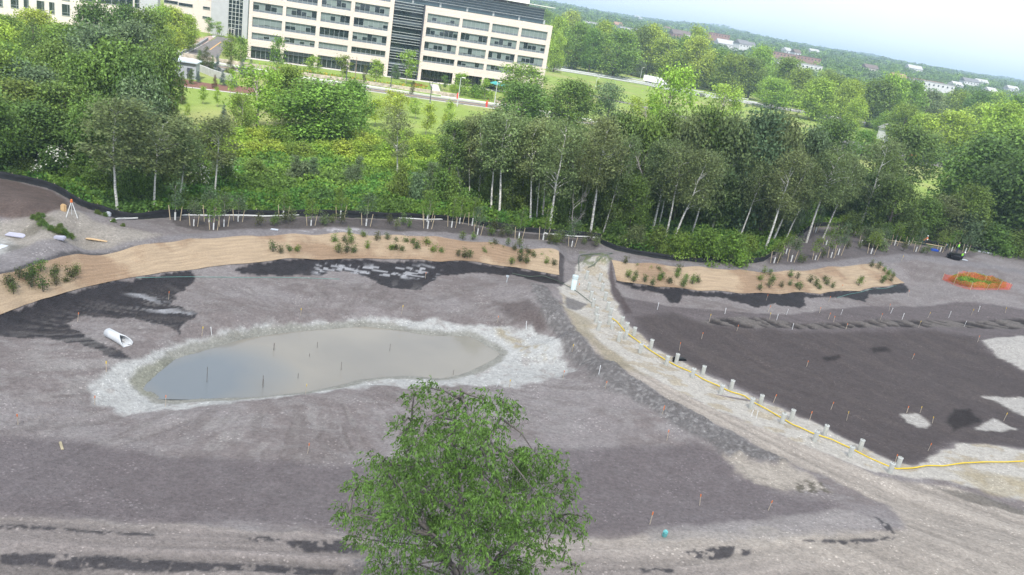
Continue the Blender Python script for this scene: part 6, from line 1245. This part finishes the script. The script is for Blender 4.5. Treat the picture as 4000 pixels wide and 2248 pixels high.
# ================================================================ FOREGROUND TREE
def foretree():
    rg=np.random.default_rng(77);Y0=27.2
    cl=[(1075,975,34),(1040,1005,30),(1110,1010,40),(1165,1012,44),(1215,1005,42),(1262,1018,44),(1300,1045,34),(1020,1060,36),(1070,1065,46),(1130,1070,48),(1190,1075,50),(1245,1080,44),(1040,1110,40),(1100,1120,44),(1165,1130,46),(1225,1125,40),(1005,1095,22),
    (930,1150,34),(985,1165,46),(1040,1175,50),(1100,1180,50),(1160,1185,48),(1225,1180,44),(1290,1150,44),(1345,1140,46),(1395,1165,44),(1430,1205,36),(1330,1190,46),(1275,1210,44),
    (905,1215,38),(960,1225,50),(1020,1235,52),(1085,1240,52),(1150,1250,52),(1215,1250,48),(1280,1265,48),(1345,1250,46),(1395,1245,42),(1440,1260,26),
    (880,1290,40),(935,1295,52),(1000,1300,54),(1065,1305,54),(1130,1315,52),(1195,1320,50),(1255,1325,50),(1320,1320,46),(1375,1310,40),(1430,1320,38),(1465,1300,24),(1460,1345,20),
    (895,1350,34),(950,1360,46),(1010,1370,48),(1075,1375,46),(1140,1380,40),(1200,1385,40),(1265,1390,46),(1325,1375,46),(1370,1370,40),(1420,1390,24),
    (960,1420,38),(1010,1430,40),(1060,1440,36),(1120,1440,26),(1180,1440,26),(1240,1440,34),(1290,1430,44),(1345,1425,42),(1445,1425,20),(1000,1480,40),(1300,1485,46),(1080,1490,30)]
    base=np.array([*PZ(1160,1560,0)[:2]]);base=np.array([PY(1165,1448,Y0)[0],Y0]);zb=float(hgt(*base)[0])
    e=empty('foreground_tree',(base[0],base[1],zb));tag(e,'large leafy green tree with narrow drooping leaves standing closest to the camera','tree')
    off=np.array([base[0],base[1],zb]);C_=[];R_=[]
    for (x,y,r_) in cl:
        inn=1-min(1,math.hypot((x-1160)/320,(y-1240)/260));Y=Y0+rg.uniform(-1,1)*(.9+2.6*inn)
        p=PY(x,y,Y);C_.append(p-off);R_.append(.92*r_/.644*np.linalg.norm(p-[0,0,CH])/FPX)
        if inn>.35: Y2=Y0+(-1 if Y>Y0 else 1)*rg.uniform(1,3.2);p=PY(x+rg.uniform(-15,15),y,Y2);C_.append(p-off);R_.append(R_[-1]*.9)
    C_=np.array(C_);R_=np.array(R_)
    px=lambda x,y,Y=Y0: PY(x,y,Y)-off
    mb=MB();st=np.array([0,0,-.3])
    main=[([st,[0,0,1.5],px(1165,1448),px(1160,1380),px(1165,1290),px(1150,1200),px(1140,1110),px(1150,1030),px(1160,985)],.21,.02),
    ([[0,0,1.6],px(1150,1440),px(1120,1395),px(1085,1345,26.6),px(1040,1290,26.3),px(990,1220,26),px(960,1170,26)],.15,.02),
    ([[.05,0,1.2],px(1235,1448,27.5),px(1250,1400,27.7),px(1300,1365,28),px(1350,1340,28.2),px(1400,1300,28.4)],.16,.02),
    ([px(1235,1448,27.5),px(1225,1400,27.4),px(1230,1330,27.8),px(1265,1250,28.2),px(1310,1180,28.5),px(1350,1140,28.6)],.12,.02),
    ([px(1085,1345,26.6),px(1010,1330,26),px(940,1310,25.6),px(880,1290,25.4)],.07,.015),([px(1150,1200),px(1200,1140,27.4),px(1240,1080,27.6),px(1275,1030,27.6)],.07,.015),([px(1160,1290),px(1090,1250,27.5),px(1040,1190,27.6),px(1010,1120,27.7),px(1035,1060,27.6)],.08,.015),([px(1265,1250,28.2),px(1340,1220,28.1),px(1420,1210,28)],.06,.015),([px(1300,1365,28),px(1370,1390,27.6),px(1440,1425,27.3)],.05,.012)]
    nodes=[]
    for pts,a,b in main:
        pts=np.array([np.array(q,float) for q in pts]);t=np.linspace(0,len(pts)-1,len(pts)*4);c=np.stack([np.interp(t,range(len(pts)),pts[:,k]) for k in range(3)],1)
        c[1:-1]=(c[:-2]+c[1:-1]+c[2:])/3;c=c+rg.normal(size=c.shape)*.03;mb.tube(c,np.linspace(a,b,len(c)),8);nodes+=list(c[4:])
    nodes=np.array(nodes)
    for c,r_ in zip(C_,R_):
        d=np.linalg.norm((nodes-c)*[1,1,1.3],axis=1)+np.where(nodes[:,2]>c[2]+.3,2,0);q=nodes[d.argmin()];m_=(q+c)/2+[0,0,.12]+rg.normal(size=3)*.08;mb.tube([q,m_,c],[.055,.036,.016],5,False)
        for j in range(5):
            v=rg.normal(size=3);v/=np.linalg.norm(v);t_=c+v*r_*.85;mb.tube([c,(c+t_)/2+[0,0,.08],t_-[0,0,.05]],[.012,.008,.004],3,False)
    tr=mb.build('trunk',BARK,e,True);tr.color=(.13,.11,.10,1)
    # sprays: twigs carrying hanging leaves
    V=[];n_s=4700;w=R_**2.3;w/=w.sum();k=rg.choice(len(C_),n_s,p=w);d=rg.normal(size=(n_s,3));d/=np.linalg.norm(d,axis=1)[:,None];rr=.1+.78*rg.random(n_s)**.6;p=C_[k]+d*(R_[k]*rr)[:,None]*[1.08,1.08,.85]
    nl=10;dr=d*[1,1,.3]+rg.normal(size=d.shape)*.5;dr[:,2]-=.25;dr/=np.linalg.norm(dr,axis=1)[:,None]
    t=np.linspace(0,.34,nl)[None,:,None];q=p[:,None]+dr[:,None]*t;q=q-np.array([0,0,1.])*(t**2)*.9
    q=q+rg.normal(size=q.shape)*.02;q=q.reshape(-1,3);m=len(q)
    ld=np.repeat(dr,nl,0)*.5+rg.normal(size=(m,3))*.45+[0,0,-.75];ld/=np.linalg.norm(ld,axis=1)[:,None]
    sd_=np.cross(ld,rg.normal(size=(m,3)));sd_/=np.linalg.norm(sd_,axis=1)[:,None];ln=(.15*(.6+.7*rg.random(m)))[:,None];wd_=ln*.19
    nn=np.cross(ld,sd_)
    V=np.stack([q,q+ld*ln*.4+sd_*wd_,q+ld*ln+nn*ln*.12,q+ld*ln*.4-sd_*wd_],1).reshape(-1,3)
    c=npmesh('crown',V,np.arange(len(V)).reshape(-1,4),LEAF,False,e);c.color=(.120,.205,.040,1)
foretree()
# ================================================================ SKY, SUN, CLOUD, HAZE
SUN_EL=54.;SUN_AZ=178.   # azimuth of the sun measured from +Y towards +X
sdir=np.array([math.sin(R(SUN_AZ))*math.cos(R(SUN_EL)),math.cos(R(SUN_AZ))*math.cos(R(SUN_EL)),math.sin(R(SUN_EL))])
w=bpy.data.worlds.new('World');SC.world=w;w.use_nodes=True;nt=w.node_tree;nt.nodes.clear()
wo=nt.nodes.new('ShaderNodeOutputWorld');bg=nt.nodes.new('ShaderNodeBackground');sk=nt.nodes.new('ShaderNodeTexSky')
sk.sky_type='NISHITA';sk.sun_disc=False;sk.sun_elevation=R(SUN_EL);sk.sun_rotation=R(SUN_AZ);sk.air_density=1.;sk.dust_density=2.2;sk.ozone_density=1.5
tc=nt.nodes.new('ShaderNodeTexCoord');mp=nt.nodes.new('ShaderNodeMapping');mp.inputs['Scale'].default_value=(1,1,2.2);nt.links.new(tc.outputs['Generated'],mp.inputs['Vector'])
no=nt.nodes.new('ShaderNodeTexNoise');no.inputs['Scale'].default_value=2.3;no.inputs['Detail'].default_value=6;no.inputs['Roughness'].default_value=.55;nt.links.new(mp.outputs[0],no.inputs['Vector'])
mr=nt.nodes.new('ShaderNodeMapRange');mr.inputs['From Min'].default_value=.42;mr.inputs['From Max'].default_value=.60;mr.inputs['To Min'].default_value=.86;mr.inputs['To Max'].default_value=.95;nt.links.new(no.outputs['Fac'],mr.inputs['Value'])
mx=nt.nodes.new('ShaderNodeMix');mx.data_type='RGBA';nt.links.new(mr.outputs[0],mx.inputs['Factor']);nt.links.new(sk.outputs[0],mx.inputs[6]);mx.inputs[7].default_value=(9.4,10.2,11.5,1)
nt.links.new(mx.outputs[2],bg.inputs['Color']);bg.inputs['Strength'].default_value=.092;nt.links.new(bg.outputs[0],wo.inputs[0])
sl=bpy.data.lights.new('sun','SUN');sl.energy=4.2;sl.angle=R(.5);sl.color=(1,.96,.89);so=bpy.data.objects.new('sun',sl);COL.objects.link(so)
from mathutils import Vector
so.rotation_euler=Vector(sdir).to_track_quat('Z','Y').to_euler()
# thin cumulus whose shade falls on the building site and the near edge of the wood
def cloud():
    ALT=520.;off=sdir*(ALT/sdir[2])
    out=[(-260,-60),(-110,60),(-80,76),(-55,90),(-30,97),(0,105),(12,122),(35,134),(60,150),(95,172),(130,185),(200,190),(240,60),(180,-120),(-150,-160)]
    out=np.array(out,float);n=60
    # resample outline closed
    q=np.vstack([out,out[:1]]);s=np.r_[0,np.cumsum(np.hypot(*np.diff(q,axis=0).T))];t=np.linspace(0,s[-1],n,endpoint=False)
    o_=np.c_[np.interp(t,s,q[:,0]),np.interp(t,s,q[:,1])];c=np.array([30.,20.])
    V=[];m=14
    for sgn in (1,-1):
        for j in range(m):
            f=j/(m-1);
            for i in range(n):
                p=c+(o_[i]-c)*f+ (np.array([vn(np.array([i*.7]),np.array([3.]),1)[0],vn(np.array([i*.7]),np.array([9.]),2)[0]])-.5)*10*f
                h=math.sqrt(max(0,1-f*f))*(34 if sgn>0 else 14)
                h*=.6+.8*fbm(np.array([p[0]*.03]),np.array([p[1]*.03]),6,3)[0]
                V.append([p[0]+off[0],p[1]+off[1],ALT+sgn*h])
    Q_=[]
    for k in range(2):
        b=k*m*n
        for j in range(m-1):
            for i in range(n):
                a=[b+j*n+i,b+j*n+(i+1)%n,b+(j+1)*n+(i+1)%n,b+(j+1)*n+i];Q_.append(a if k==0 else a[::-1])
    m_,nt,out_=newmat('cloud_vapour');tr=N(nt,'ShaderNodeBsdfTransparent');df=N(nt,'ShaderNodeBsdfDiffuse');tl=N(nt,'ShaderNodeBsdfTranslucent')
    df.inputs[0].default_value=(.9,.9,.9,1);tl.inputs[0].default_value=(.9,.9,.92,1);a=N(nt,'ShaderNodeMixShader');a.inputs[0].default_value=.6;b=N(nt,'ShaderNodeMixShader');b.inputs[0].default_value=CLOUD_OP
    L(nt,df.outputs[0],a.inputs[1]);L(nt,tl.outputs[0],a.inputs[2]);L(nt,tr.outputs[0],b.inputs[1]);L(nt,a.outputs[0],b.inputs[2]);L(nt,b.outputs[0],out_.inputs[0])
    o=npmesh('cloud',V,np.array(Q_),m_,True);tag(o,kind='structure')
CLOUD_OP=.38
cloud()
def haze():
    mb=MB();mb.box((0,3300,70),(12600,8600,150.));m_,nt,out_=newmat('haze_air')
    v=N(nt,'ShaderNodeVolumePrincipled');v.inputs['Density'].default_value=HAZE_D;v.inputs['Color'].default_value=(.62,.82,1,1);v.inputs['Anisotropy'].default_value=.2
    L(nt,v.outputs[0],out_.inputs['Volume']);o=mb.build('haze',m_);o.location=(0,0,0);tag(o,kind='stuff')
HAZE_D=.00026
HAZE=True
if HAZE: haze()
SC.view_settings.view_transform='Standard';SC.view_settings.look='None';SC.view_settings.gamma=1;SC.view_settings.exposure=EXPO if 'EXPO' in globals() else .62
SC.cycles.max_bounces=5;SC.cycles.diffuse_bounces=2;SC.cycles.transparent_max_bounces=16;SC.cycles.volume_bounces=0
SC.cycles.use_denoising=True
